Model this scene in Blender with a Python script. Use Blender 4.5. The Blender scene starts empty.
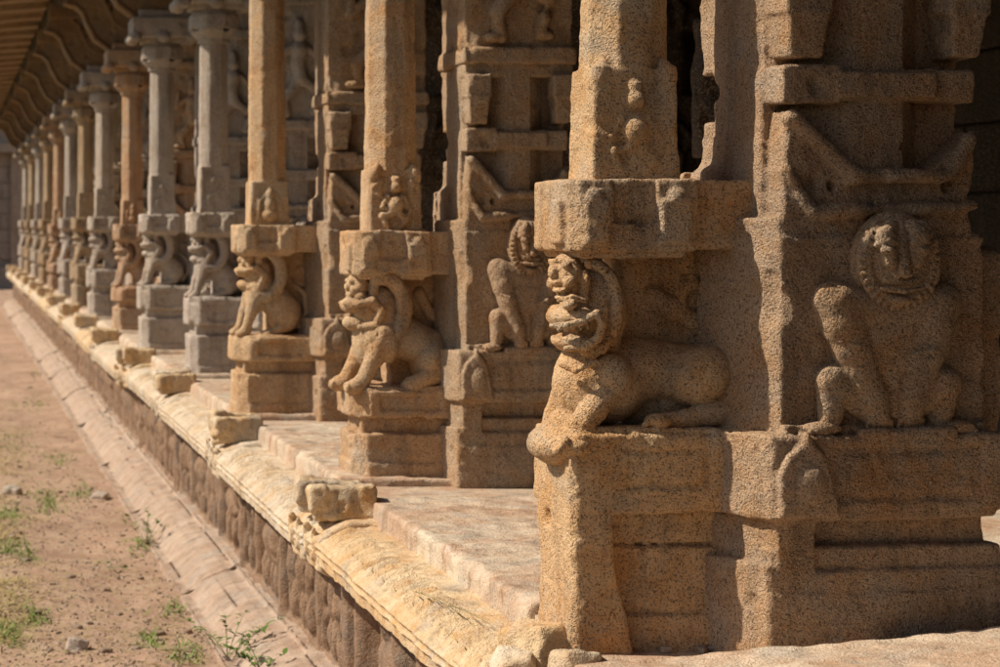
import bpy, math, random
import numpy as np
from mathutils import Vector, Matrix
SC = bpy.context.scene
COL = SC.collection
RNG = np.random.RandomState(7)
rnd = random.Random(11)
EYE = 1.86          # camera height
FLOOR = 0.877       # top of the platform
GAP = EYE - FLOOR   # eye above platform

# ------------------------------------------------------------------ object helpers
def tag(o, label=None, cat=None, group=None, kind=None):
    if label: o['label'] = label
    if cat: o['category'] = cat
    if group: o['group'] = group
    if kind: o['kind'] = kind
    return o

def thing(name, label, cat, loc=(0, 0, 0), rz=0, group=None):
    o = bpy.data.objects.new(name, None)
    COL.objects.link(o)
    o.location = loc
    o.rotation_euler = (0, 0, rz)
    o.empty_display_size = 0.1
    return tag(o, label, cat, group)

def link(name, me, mat, parent=None, loc=None):
    o = bpy.data.objects.new(name, me)
    COL.objects.link(o)
    if mat is not None and len(me.materials) == 0:
        me.materials.append(mat)
    if parent: o.parent = parent
    if loc: o.location = loc
    return o

def copy_tree(o, parent=None, mat=None):
    c = o.copy()
    COL.objects.link(c)
    c.parent = parent
    if mat is not None and c.type == 'MESH' and c.material_slots and not c.name.startswith(('curved_bracket',)):
        c.material_slots[0].link = 'OBJECT'
        c.material_slots[0].material = mat
    for ch in list(o.children):
        copy_tree(ch, c, mat)
    return c

def mesh_from(V, Q, smooth=True):
    """vertices Nx3, faces Mx4 (quads) or list"""
    V = np.asarray(V, dtype=np.float32); Q = np.asarray(Q, dtype=np.int32)
    k = Q.shape[1]
    me = bpy.data.meshes.new('mesh')
    me.vertices.add(len(V)); me.vertices.foreach_set('co', V.ravel())
    me.loops.add(Q.size); me.loops.foreach_set('vertex_index', Q.ravel())
    me.polygons.add(len(Q))
    me.polygons.foreach_set('loop_start', np.arange(0, Q.size, k, dtype=np.int32))
    try:
        me.polygons.foreach_set('loop_total', np.full(len(Q), k, dtype=np.int32))
    except Exception:
        pass
    me.update(calc_edges=True)
    me.validate()
    me.polygons.foreach_set('use_smooth', np.full(len(me.polygons), smooth, dtype=bool))
    me.update()
    return me

def grid_mesh(P, smooth=True, flip=False):
    n, m = P.shape[:2]
    idx = np.arange(n * m).reshape(n, m)
    a, b, c, d = idx[:-1, :-1], idx[1:, :-1], idx[1:, 1:], idx[:-1, 1:]
    Q = np.stack([a, b, c, d] if not flip else [a, d, c, b], -1).reshape(-1, 4)
    return mesh_from(P.reshape(-1, 3), Q, smooth)

# ------------------------------------------------------------------ noise on arbitrary points
_LAT = {}
def pnoise(x, y, z, scale, seed):
    """value noise, -1..1, on arrays"""
    if seed not in _LAT:
        _LAT[seed] = np.random.RandomState(seed).uniform(-1, 1, (32, 32, 32)).astype(np.float32)
    T = _LAT[seed]
    x = np.asarray(x) / scale + 1000.3; y = np.asarray(y) / scale + 1000.7; z = np.asarray(z) / scale + 1000.1
    xi = np.floor(x).astype(int); yi = np.floor(y).astype(int); zi = np.floor(z).astype(int)
    fx = x - xi; fy = y - yi; fz = z - zi
    fx = fx * fx * (3 - 2 * fx); fy = fy * fy * (3 - 2 * fy); fz = fz * fz * (3 - 2 * fz)
    xi &= 31; yi &= 31; zi &= 31
    x1 = (xi + 1) & 31; y1 = (yi + 1) & 31; z1 = (zi + 1) & 31
    def L(a, b, t): return a + (b - a) * t
    return L(L(L(T[xi, yi, zi], T[x1, yi, zi], fx), L(T[xi, y1, zi], T[x1, y1, zi], fx), fy),
             L(L(T[xi, yi, z1], T[x1, yi, z1], fx), L(T[xi, y1, z1], T[x1, y1, z1], fx), fy), fz)

# ------------------------------------------------------------------ carved stone: distance field + surface nets
class Vol:
    def __init__(s, lo, hi, h):
        s.h = h
        s.lo = np.array(lo, float) - 3 * h
        s.n = np.ceil((np.array(hi, float) + 3 * h - s.lo) / h).astype(int) + 1
        s.ax = [(s.lo[i] + h * np.arange(s.n[i])).astype(np.float32) for i in range(3)]
        s.F = np.full(tuple(s.n), 0.2, dtype=np.float32)
    def _sl(s, lo, hi, m):
        r = []
        for i in range(3):
            a = int(max(0, math.floor((lo[i] - m - s.lo[i]) / s.h)))
            b = int(min(s.n[i], math.ceil((hi[i] + m - s.lo[i]) / s.h) + 1))
            if b <= a: return None
            r.append(slice(a, b))
        return tuple(r)
    def put(s, f, lo, hi, k=0.0, cut=False):
        sl = s._sl(lo, hi, 0.03 + k)
        if sl is None: return
        X = s.ax[0][sl[0]][:, None, None]; Y = s.ax[1][sl[1]][None, :, None]; Z = s.ax[2][sl[2]][None, None, :]
        d = f(X, Y, Z)
        A = s.F[sl]
        if cut:
            d = -d
            if k > 0:
                hh = np.maximum(k - np.abs(A - d), 0) / k
                s.F[sl] = np.maximum(A, d) + hh * hh * k * 0.25
            else:
                s.F[sl] = np.maximum(A, d)
        else:
            if k > 0:
                hh = np.maximum(k - np.abs(A - d), 0) / k
                s.F[sl] = np.minimum(A, d) - hh * hh * k * 0.25
            else:
                s.F[sl] = np.minimum(A, d)
    # primitives ---------------------------------------------------
    def box(s, x0, x1, y0, y1, z0, z1, r=0.008, k=0.0, cut=False, ry=0.0, taper=0.0):
        c = np.array([(x0 + x1) / 2, (y0 + y1) / 2, (z0 + z1) / 2]); hf = np.array([(x1 - x0) / 2, (y1 - y0) / 2, (z1 - z0) / 2])
        r = min(r * 0.6, hf.min() * 0.9)
        ca, sa = math.cos(ry), math.sin(ry)
        def f(X, Y, Z):
            x = X - c[0]; y = Y - c[1]; z = Z - c[2]
            if ry:
                x, z = x * ca + z * sa, -x * sa + z * ca
            if taper:
                sc = 1 - taper * (z / hf[2])
                x = x / sc; y = y / sc
            qx = np.abs(x) - hf[0] + r; qy = np.abs(y) - hf[1] + r; qz = np.abs(z) - hf[2] + r
            o = np.sqrt(np.maximum(qx, 0) ** 2 + np.maximum(qy, 0) ** 2 + np.maximum(qz, 0) ** 2)
            return o + np.minimum(np.maximum(qx, np.maximum(qy, qz)), 0) - r
        R = np.abs(hf) * (1 + abs(taper))
        if ry:
            R = np.array([np.hypot(hf[0], hf[2]), hf[1], np.hypot(hf[0], hf[2])])
        s.put(f, c - R, c + R, k, cut)
        return s
    def ell(s, c, r, k=0.0, cut=False, ry=0.0):
        c = np.array(c, float); r = np.array(r, float)
        ca, sa = math.cos(ry), math.sin(ry)
        def f(X, Y, Z):
            x = X - c[0]; y = Y - c[1]; z = Z - c[2]
            if ry: x, z = x * ca + z * sa, -x * sa + z * ca
            k0 = np.sqrt((x / r[0]) ** 2 + (y / r[1]) ** 2 + (z / r[2]) ** 2)
            k1 = np.sqrt((x / r[0] ** 2) ** 2 + (y / r[1] ** 2) ** 2 + (z / r[2] ** 2) ** 2) + 1e-6
            return k0 * (k0 - 1) / k1
        R = r if not ry else np.array([max(r[0], r[2]), r[1], max(r[0], r[2])])
        s.put(f, c - R, c + R, k, cut)
        return s
    def cap(s, a, b, ra, rb=None, k=0.0, cut=False, ys=1.0):
        a = np.array(a, float); b = np.array(b, float); rb = ra if rb is None else rb
        ba = b - a; L2 = float((ba * ba).sum()) + 1e-9
        def f(X, Y, Z):
            x = X - a[0]; y = (Y - a[1]); z = Z - a[2]
            t = np.clip((x * ba[0] + y * ba[1] + z * ba[2]) / L2, 0, 1)
            return np.sqrt((x - t * ba[0]) ** 2 + ((y - t * ba[1]) / ys) ** 2 + (z - t * ba[2]) ** 2) - (ra + (rb - ra) * t)
        m = max(ra, rb) * max(1, ys)
        s.put(f, np.minimum(a, b) - m, np.maximum(a, b) + m, k, cut)
        return s
    def chain(s, pts, radii, k=0.0, cut=False, ys=1.0):
        for i in range(len(pts) - 1):
            s.cap(pts[i], pts[i + 1], radii[i], radii[i + 1], k, cut, ys)
        return s
    def poly(s, pts, y0, y1, r=0.006, k=0.0, cut=False, axis='y'):
        """polygon in xz (axis y) or yz (axis x), extruded"""
        P = np.array(pts, float)
        def f(X, Y, Z):
            U, W, E = (X, Z, Y) if axis == 'y' else ((Y, Z, X) if axis == 'x' else (X, Y, Z))
            d = None; sg = 1.0
            n = len(P)
            for i in range(n):
                j = (i - 1) % n
                ex, ez = P[j] - P[i]
                wx = U - P[i, 0]; wz = W - P[i, 1]
                t = np.clip((wx * ex + wz * ez) / (ex * ex + ez * ez + 1e-12), 0, 1)
                bx = wx - ex * t; bz = wz - ez * t
                q = bx * bx + bz * bz
                d = q if d is None else np.minimum(d, q)
                c1 = W >= P[i, 1]; c2 = W < P[j, 1]; c3 = (ex * wz) > (ez * wx)
                fl = (c1 & c2 & c3) | (~c1 & ~c2 & ~c3)
                sg = sg * np.where(fl, -1.0, 1.0)
            d = sg * np.sqrt(d) + r
            e = np.abs(E - (y0 + y1) / 2) - (y1 - y0) / 2 + r
            return np.sqrt(np.maximum(d, 0) ** 2 + np.maximum(e, 0) ** 2) + np.minimum(np.maximum(d, e), 0) - r
        mn = P.min(0); mx = P.max(0)
        if axis == 'y': s.put(f, (mn[0], y0, mn[1]), (mx[0], y1, mx[1]), k, cut)
        elif axis == 'x': s.put(f, (y0, mn[0], mn[1]), (y1, mx[0], mx[1]), k, cut)
        else: s.put(f, (mn[0], mn[1], y0), (mx[0], mx[1], y1), k, cut)
        return s
    def octo(s, cx, cy, r0, r1, z0, z1, k=0.0, rr=0.004):
        def f(X, Y, Z):
            t = np.clip((Z - z0) / (z1 - z0), 0, 1)
            R = r0 + (r1 - r0) * t
            x = np.abs(X - cx); y = np.abs(Y - cy)
            d = np.maximum(np.maximum(x, y), (x + y) * 0.7071) - R
            e = np.maximum(z0 - Z, Z - z1)
            return np.maximum(d, e) - rr * 0 
        R = max(r0, r1)
        s.put(f, (cx - R, cy - R, z0), (cx + R, cy + R, z1), k)
        return s
    def plane_cut(s, n, p, k=0.0):
        n = np.array(n, float); n /= np.linalg.norm(n); c = float((n * np.array(p)).sum())
        hi = s.lo + s.n * s.h
        s.put(lambda X, Y, Z: -(n[0] * X + n[1] * Y + n[2] * Z - c), s.lo, hi, k, True)
        return s
    def noise(s, amp, scale, seed):
        rs = np.random.RandomState(seed)
        m = [int(s.n[i] * s.h / scale) + 4 for i in range(3)]
        G = rs.uniform(-1, 1, m).astype(np.float32)
        for i in range(3):
            u = np.arange(s.n[i]) * s.h / scale + 0.5
            a = np.floor(u).astype(int); t = (u - a).astype(np.float32); t = t * t * (3 - 2 * t)
            sh = [1, 1, 1]; sh[i] = -1; t = t.reshape(sh)
            G = np.take(G, a, axis=i) * (1 - t) + np.take(G, a + 1, axis=i) * t
        s.F += amp * G
        return s
    def weather(s, seed, a=1.0):
        s.noise(0.0042 * a, 0.15, seed).noise(0.0028 * a, 0.05, seed + 1).noise(0.0026 * a, 0.021, seed + 2)
        if s.h < 0.008: s.noise(0.0018 * a, 0.0105, seed + 3)
        # chipped arrises: bite only where a second noise says so
        F0 = s.F.copy(); s.noise(0.05, 0.075, seed + 4); N = s.F - F0
        s.F = F0 + np.clip(N - 0.024, 0, 1) * 0.75 * a
        return s
    def mesh(s):
        F = s.F; h = s.h
        F[0] = F[-1] = np.abs(F[0]) + h; F[:, 0] = np.abs(F[:, 0]) + h; F[:, -1] = np.abs(F[:, -1]) + h
        F[:, :, 0] = np.abs(F[:, :, 0]) + h; F[:, :, -1] = np.abs(F[:, :, -1]) + h
        ins = F < 0
        nx, ny, nz = F.shape
        cnt = np.zeros((nx - 1, ny - 1, nz - 1), np.uint8)
        for dx in (0, 1):
            for dy in (0, 1):
                for dz in (0, 1):
                    cnt += ins[dx:nx - 1 + dx, dy:ny - 1 + dy, dz:nz - 1 + dz]
        act = (cnt > 0) & (cnt < 8)
        ci = np.argwhere(act)
        idx = np.full(act.shape, -1, np.int32); idx[act] = np.arange(len(ci))
        acc = np.zeros((len(ci), 3), np.float32); num = np.zeros(len(ci), np.float32)
        cor = [(0, 0, 0), (1, 0, 0), (0, 1, 0), (1, 1, 0), (0, 0, 1), (1, 0, 1), (0, 1, 1), (1, 1, 1)]
        val = [F[ci[:, 0] + c[0], ci[:, 1] + c[1], ci[:, 2] + c[2]] for c in cor]
        for a in range(8):
            for b in range(a + 1, 8):
                df = [cor[b][i] - cor[a][i] for i in range(3)]
                if sum(abs(q) for q in df) != 1: continue
                A = val[a]; B = val[b]
                m = (A < 0) != (B < 0)
                t = np.where(m, A / np.where(m, A - B, 1), 0)
                p = np.array(cor[a], np.float32)[None, :] + t[:, None] * np.array(df, np.float32)[None, :]
                acc += np.where(m[:, None], p, 0); num += m
        V = (ci + acc / num[:, None]) * h + s.lo
        Qs = []
        for axis in range(3):
            sl0 = [slice(None)] * 3; sl1 = [slice(None)] * 3
            sl0[axis] = slice(0, -1); sl1[axis] = slice(1, None)
            A = ins[tuple(sl0)]; B = ins[tuple(sl1)]
            e = np.argwhere(A != B)
            o1, o2 = [(1, 2), (2, 0), (0, 1)][axis]
            ok = (e[:, o1] > 0) & (e[:, o2] > 0) & (e[:, o1] < F.shape[o1] - 1) & (e[:, o2] < F.shape[o2] - 1)
            e = e[ok]
            def at(d1, d2):
                q = e.copy(); q[:, o1] += d1; q[:, o2] += d2
                return idx[q[:, 0], q[:, 1], q[:, 2]]
            q = np.stack([at(-1, -1), at(0, -1), at(0, 0), at(-1, 0)], -1)
            fl = ~A[e[:, 0], e[:, 1], e[:, 2]]
            q[fl] = q[fl][:, ::-1]
            Qs.append(q)
        Q = np.concatenate(Qs)
        Q = Q[(Q >= 0).all(1)]
        return mesh_from(V, Q)

# ------------------------------------------------------------------ materials
def nodes(name):
    m = bpy.data.materials.new(name); m.use_nodes = True
    nt = m.node_tree; nt.nodes.clear()
    return m, nt
class NT:
    def __init__(s, nt): s.nt = nt
    def n(s, t, **kw):
        o = s.nt.nodes.new(t)
        for k, v in kw.items(): setattr(o, k, v)
        return o
    def l(s, a, b): s.nt.links.new(a, b)
    def noise(s, vec, scale, detail=3, rough=0.6, dist=0.0):
        o = s.n('ShaderNodeTexNoise'); o.inputs['Scale'].default_value = scale
        o.inputs['Detail'].default_value = detail; o.inputs['Roughness'].default_value = rough
        o.inputs['Distortion'].default_value = dist
        s.l(vec, o.inputs['Vector']); return o.outputs['Fac']
    def ramp(s, fac, stops):
        o = s.n('ShaderNodeValToRGB'); e = o.color_ramp.elements
        while len(e) < len(stops): e.new(0.5)
        for el, (p, c) in zip(e, stops):
            el.position = p; el.color = (*c, 1) if len(c) == 3 else c
        s.l(fac, o.inputs[0]); return o.outputs[0]
    def mix(s, fac, a, b, mode='MIX'):
        o = s.n('ShaderNodeMix', data_type='RGBA', blend_type=mode)
        if isinstance(fac, (int, float)): o.inputs[0].default_value = fac
        else: s.l(fac, o.inputs[0])
        for i, v in ((6, a), (7, b)):
            if isinstance(v, tuple): o.inputs[i].default_value = (*v, 1)
            else: s.l(v, o.inputs[i])
        return o.outputs[2]
    def math(s, op, a, b=None):
        o = s.n('ShaderNodeMath', operation=op)
        for i, v in enumerate((a, b)):
            if v is None: continue
            if isinstance(v, (int, float)): o.inputs[i].default_value = v
            else: s.l(v, o.inputs[i])
        return o.outputs[0]
    def bump(s, hgt, dist, strength=1.0, prev=None):
        o = s.n('ShaderNodeBump'); o.inputs['Distance'].default_value = dist; o.inputs['Strength'].default_value = strength
        s.l(hgt, o.inputs['Height'])
        if prev is not None: s.l(prev, o.inputs['Normal'])
        return o.outputs['Normal']
    def finish(s, col, normal, rough=0.9, spec=0.25):
        b = s.n('ShaderNodeBsdfPrincipled'); out = s.n('ShaderNodeOutputMaterial')
        if isinstance(col, tuple): b.inputs['Base Color'].default_value = (*col, 1)
        else: s.l(col, b.inputs['Base Color'])
        b.inputs['Roughness'].default_value = rough
        b.inputs['Specular IOR Level'].default_value = spec
        if normal is not None: s.l(normal, b.inputs['Normal'])
        s.l(b.outputs[0], out.inputs[0])
        return b

def stone(name, light, mid, stain, grain=95.0, speck=0.5, bump=1.0, chalk=0.0, world=False):
    m, nt = nodes(name); t = NT(nt)
    tc = t.n('ShaderNodeTexCoord')
    if world:
        g = t.n('ShaderNodeNewGeometry'); vec = g.outputs['Position']
    else:
        oi = t.n('ShaderNodeObjectInfo')
        vm = t.n('ShaderNodeVectorMath', operation='ADD')
        mul = t.n('ShaderNodeVectorMath', operation='SCALE'); mul.inputs['Scale'].default_value = 13.0
        t.l(oi.outputs['Location'], mul.inputs[0])
        t.l(tc.outputs['Object'], vm.inputs[0]); t.l(mul.outputs[0], vm.inputs[1]); vec = vm.outputs[0]
    big = t.noise(vec, 2.2, 5, 0.65, 0.6)
    midn = t.noise(vec, 7.0, 5, 0.7, 0.3)
    c = t.mix(t.ramp(big, [(0.38, (0, 0, 0)), (0.60, (1, 1, 1))]), mid, light)
    st = t.ramp(midn, [(0.46, (0, 0, 0)), (0.66, (1, 1, 1))])
    c = t.mix(t.math('MULTIPLY', st, 0.75), c, stain)
    # greyer worn patches
    off = t.n('ShaderNodeVectorMath', operation='ADD'); off.inputs[1].default_value = (7.3, 2.1, 5.7); t.l(vec, off.inputs[0])
    gp = t.ramp(t.noise(off.outputs[0], 4.5, 5, 0.7, 0.4), [(0.50, (0, 0, 0)), (0.66, (1, 1, 1))])
    lum = sum(mid) / 3
    c = t.mix(t.math('MULTIPLY', gp, 0.55), c, (lum * 1.08, lum * 1.0, lum * .88))
    if not world:
        tone = t.ramp(oi.outputs['Random'], [(0.0, (.84, .78, .72)), (.35, (1.0, 1.0, .98)), (.65, (1.0, .93, .80)), (1.0, (.94, .97, .96))])
        c = t.mix(0.6, c, tone, 'MULTIPLY')
    # dark rain streaks running down
    mp = t.n('ShaderNodeMapping'); mp.inputs['Scale'].default_value = (9, 9, 1.1); t.l(vec, mp.inputs['Vector'])
    sk = t.ramp(t.noise(mp.outputs[0], 1.0, 5, 0.7), [(0.52, (0, 0, 0)), (0.72, (1, 1, 1))])
    c = t.mix(t.math('MULTIPLY', sk, 0.6), c, (0.12, 0.08, 0.05))
    # granular minerals
    f1 = t.noise(vec, grain * 1.75, 2, 0.75)
    f2 = t.noise(vec, grain * 3.2, 2, 0.6)
    dk = t.ramp(f1, [(0.37, (1, 1, 1)), (0.47, (0, 0, 0))])
    lt = t.ramp(f2, [(0.53, (0, 0, 0)), (0.64, (1, 1, 1))])
    c = t.mix(t.math('MULTIPLY', dk, speck), c, (0.045, 0.03, 0.02))
    c = t.mix(t.math('MULTIPLY', lt, speck * 0.7), c, (0.80, 0.66, 0.48))
    if chalk:
        cn = t.noise(vec, 7.0, 5, 0.7)
        c = t.mix(t.math('MULTIPLY', t.ramp(cn, [(0.64, (0, 0, 0)), (0.70, (1, 1, 1))]), chalk * 1.4), c, (0.8, 0.76, 0.7))
        dn = t.noise(vec, 19.0, 5, 0.75)
        c = t.mix(t.math('MULTIPLY', t.ramp(dn, [(0.56, (0, 0, 0)), (0.70, (1, 1, 1))]), .55), c, (0.20, 0.12, 0.075))
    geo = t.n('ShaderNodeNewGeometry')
    cav = t.ramp(geo.outputs['Pointiness'], [(0.40, (0.45, 0.40, 0.36)), (0.5, (1, 1, 1)), (0.60, (1.0, 1.0, 1.0))])  # crevices darkened: cavity dirt plus occlusion-like shade put into the colour
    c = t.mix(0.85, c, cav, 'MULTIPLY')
    n = t.bump(t.noise(vec, 42.0, 4, 0.65), 0.010 * bump, 0.6)
    n = t.bump(f1, 0.0085 * bump, 0.8, n)
    n = t.bump(f2, 0.002 * bump, 0.5, n)
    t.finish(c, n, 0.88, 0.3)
    return m

M = {}
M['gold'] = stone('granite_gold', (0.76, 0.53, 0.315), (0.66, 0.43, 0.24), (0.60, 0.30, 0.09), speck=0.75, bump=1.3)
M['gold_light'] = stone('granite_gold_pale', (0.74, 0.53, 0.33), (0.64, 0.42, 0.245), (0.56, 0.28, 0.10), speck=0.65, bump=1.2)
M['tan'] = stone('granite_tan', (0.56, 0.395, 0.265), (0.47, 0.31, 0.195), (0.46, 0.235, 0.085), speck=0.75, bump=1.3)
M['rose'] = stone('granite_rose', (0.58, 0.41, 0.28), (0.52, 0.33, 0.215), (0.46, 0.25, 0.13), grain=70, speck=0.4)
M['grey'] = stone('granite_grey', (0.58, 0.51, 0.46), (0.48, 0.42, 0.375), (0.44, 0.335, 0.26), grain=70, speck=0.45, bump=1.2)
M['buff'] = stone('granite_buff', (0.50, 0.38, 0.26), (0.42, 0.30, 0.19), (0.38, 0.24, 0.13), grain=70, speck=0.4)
M['dark'] = stone('granite_shade_tone', (0.055, 0.032, 0.018), (0.042, 0.024, 0.013), (0.032, 0.018, 0.009), grain=40, speck=0.4)  # near-black tone: shade of hall and roof put into the stone colour
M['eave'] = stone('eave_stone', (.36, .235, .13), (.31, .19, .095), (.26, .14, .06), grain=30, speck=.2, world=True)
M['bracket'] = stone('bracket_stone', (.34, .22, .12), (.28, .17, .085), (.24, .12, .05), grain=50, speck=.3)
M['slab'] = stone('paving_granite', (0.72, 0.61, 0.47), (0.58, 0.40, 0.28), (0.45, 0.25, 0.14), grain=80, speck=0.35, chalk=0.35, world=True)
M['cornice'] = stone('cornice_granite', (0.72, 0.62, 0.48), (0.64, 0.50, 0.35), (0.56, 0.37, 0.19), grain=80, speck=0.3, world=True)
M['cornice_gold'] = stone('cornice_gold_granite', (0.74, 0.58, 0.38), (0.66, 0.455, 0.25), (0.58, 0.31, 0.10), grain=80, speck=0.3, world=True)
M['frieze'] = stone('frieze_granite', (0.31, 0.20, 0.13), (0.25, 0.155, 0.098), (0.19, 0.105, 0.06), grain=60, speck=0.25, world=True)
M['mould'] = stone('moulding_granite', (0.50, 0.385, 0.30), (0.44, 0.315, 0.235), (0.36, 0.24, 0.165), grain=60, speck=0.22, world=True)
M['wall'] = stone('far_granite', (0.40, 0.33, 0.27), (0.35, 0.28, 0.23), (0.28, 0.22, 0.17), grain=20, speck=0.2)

# ------------------------------------------------------------------ carved animals and figures (stone)
def lion(v, x0, z0, L, H, yc, T, seated=False):
    """stone lion in profile facing -x; x0..x0+L, z0..z0+H, half thickness T"""
    def p(u, w, t=0.0): return (x0 + u * L, yc + t * T, z0 + w * H)
    k = 0.02 * H / 0.44
    if not seated:
        v.cap(p(.40, .52), p(.80, .34), .19 * H, .18 * H, k, ys=T * .82 / (.19 * H))
        v.ell(p(.80, .25), (.175 * L, T * 1.08, .21 * H), k * .25)
        v.ell(p(.27, .42), (.165 * L, T * .95, .25 * H), k)
        v.ell(p(.35, .64), (.19 * L, T * .9, .29 * H), k)
        for t, dx in ((-.70, 0.02), (.60, -.05)):
            v.chain([p(.33 + dx, .48, t), p(.24 + dx, .26, t * 1.1), p(.13 + dx, .07, t * 1.15), p(.07 + dx, .02, t * 1.15)], [.105 * H, .08 * H, .062 * H, .052 * H], k * .4)
            v.ell(p(.07 + dx, .03, t * 1.15), (.085 * L, T * .34, .07 * H), k * .3)
            v.ell(p(.37 + dx, .40, t * 1.1), (.10 * L, T * .34, .17 * H), k * .35)
            for f in (-.2, 0, .2): v.ell(p(.0 + dx, .02, t * 1.15 + f), (.03 * L, T * .09, .045 * H), k * .1)
        v.chain([p(.82, .12, -.75), p(.60, .045, -.85)], [.085 * H, .07 * H], k * .4)
        v.ell(p(.60, .04, -.85), (.095 * L, T * .30, .06 * H), k * .3)
        v.chain([p(.95, .16, -.1), p(1.0, .34, -.1), p(.95, .55, .15), p(.84, .64, .3), p(.74, .82, .36)], [.035 * H, .035 * H, .04 * H, .045 * H, .06 * H], k * .8)
        hx, hz = 0.0, 0.0
    else:
        v.cap(p(.40, .62), p(.72, .30), .17 * H, .20 * H, k, ys=T * .85 / (.19 * H))
        v.ell(p(.72, .24), (.20 * L, T * 1.0, .20 * H), k * .6)
        v.ell(p(.34, .50), (.14 * L, T * .9, .24 * H), k)
        v.ell(p(.40, .72), (.16 * L, T * .85, .22 * H), k)
        for t, dx in ((-.6, 0.02), (.55, -.02)):
            v.chain([p(.34 + dx, .52, t), p(.27 + dx, .3, t), p(.20 + dx, .08, t), p(.13 + dx, .04, t)], [.09 * H, .07 * H, .055 * H, .05 * H], k * .6)
            v.ell(p(.15 + dx, .04, t), (.085 * L, T * .28, .045 * H), k * .3)
        v.chain([p(.74, .12, -.7), p(.50, .045, -.75)], [.06 * H, .05 * H], k * .5)
        v.ell(p(.48, .04, -.75), (.09 * L, T * .28, .045 * H), k * .3)
        v.chain([p(.90, .12, -.2), p(1.0, .28, -.1), p(.98, .5, .1), p(.86, .6, .2)], [.03 * H] * 4, k * .5)
        hx, hz = 0.11, 0.04
    # head: upper jaw, lower jaw, cheek scroll, mane ring, mask on the brow
    v.ell(p(.22 + hx, .70 + hz), (.14 * L, T * .80, .15 * H), k * .5)
    v.ell(p(.105 + hx, .725 + hz), (.105 * L, T * .68, .075 * H), k * .4, ry=.12)
    v.ell(p(.115 + hx, .565 + hz), (.10 * L, T * .62, .066 * H), k * .4, ry=-.15)
    for sgn in (-1, 1):
        a = [p(.02 + hx, .735 + hz, sgn * .38), p(.13 + hx, .74 + hz, sgn * .68), p(.25 + hx, .765 + hz, sgn * .80), p(.33 + hx, .68 + hz, sgn * .84), p(.28 + hx, .56 + hz, sgn * .80), p(.14 + hx, .535 + hz, sgn * .66)]
        v.chain(a, [.026 * H, .032 * H, .038 * H, .044 * H, .038 * H, .026 * H], k * .2)
        ring = [p(.33 + .215 * math.cos(q) + hx, .70 + .27 * math.sin(q) + hz, sgn * .74) for q in np.linspace(1.75, -1.9, 13)]
        v.chain(ring, [.068 * H] * 13, k * .15)
        for q in np.linspace(1.7, -1.8, 18):
            cq, sq = math.cos(q), math.sin(q)
            v.cap(p(.33 + .17 * cq + hx, .70 + .215 * sq + hz, sgn * 1.0), p(.33 + .27 * cq + hx, .70 + .335 * sq + hz, sgn * 1.0), .006 * H, .006 * H, .003, True)
        v.ell(p(.15 + hx, .80 + hz, sgn * .55), (.05 * L, T * .22, .042 * H), k * .12)
    v.chain([p(-.04 + hx, .648 + hz, -.9), p(.19 + hx, .640 + hz, -.9)], [.034 * H, .018 * H], 0.004, True)
    v.chain([p(-.04 + hx, .648 + hz, .0), p(.10 + hx, .642 + hz, .0)], [.030 * H, .012 * H], 0.004, True, ys=T / (.034 * H))
    mz = .905 + hz * .5
    v.ell(p(.16 + hx, mz), (.10 * L, T * .72, .125 * H), k * .4)
    v.ell(p(.055 + hx, mz - .02, -.05), (.032 * L, T * .2, .036 * H), k * .2)
    v.ell(p(.085 + hx, mz - .085, 0), (.04 * L, T * .42, .03 * H), k * .15)
    v.ell(p(.10 + hx, mz - .125, 0), (.04 * L, T * .34, .022 * H), k * .1)
    for sgn in (-1, 1):
        v.ell(p(.085 + hx, mz + .03, sgn * .36), (.034 * L, T * .2, .026 * H), k * .12)
        v.chain([p(.10 + hx, mz + .075, sgn * .2), p(.12 + hx, mz + .07, sgn * .6)], [.014 * H, .012 * H], k * .1)
        v.ell(p(.105 + hx, mz - .05, sgn * .45), (.05 * L, T * .2, .045 * H), k * .2)
        v.ell(p(.27 + hx, mz - .01, sgn * .6), (.05 * L, T * .22, .10 * H), k * .2)

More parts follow.
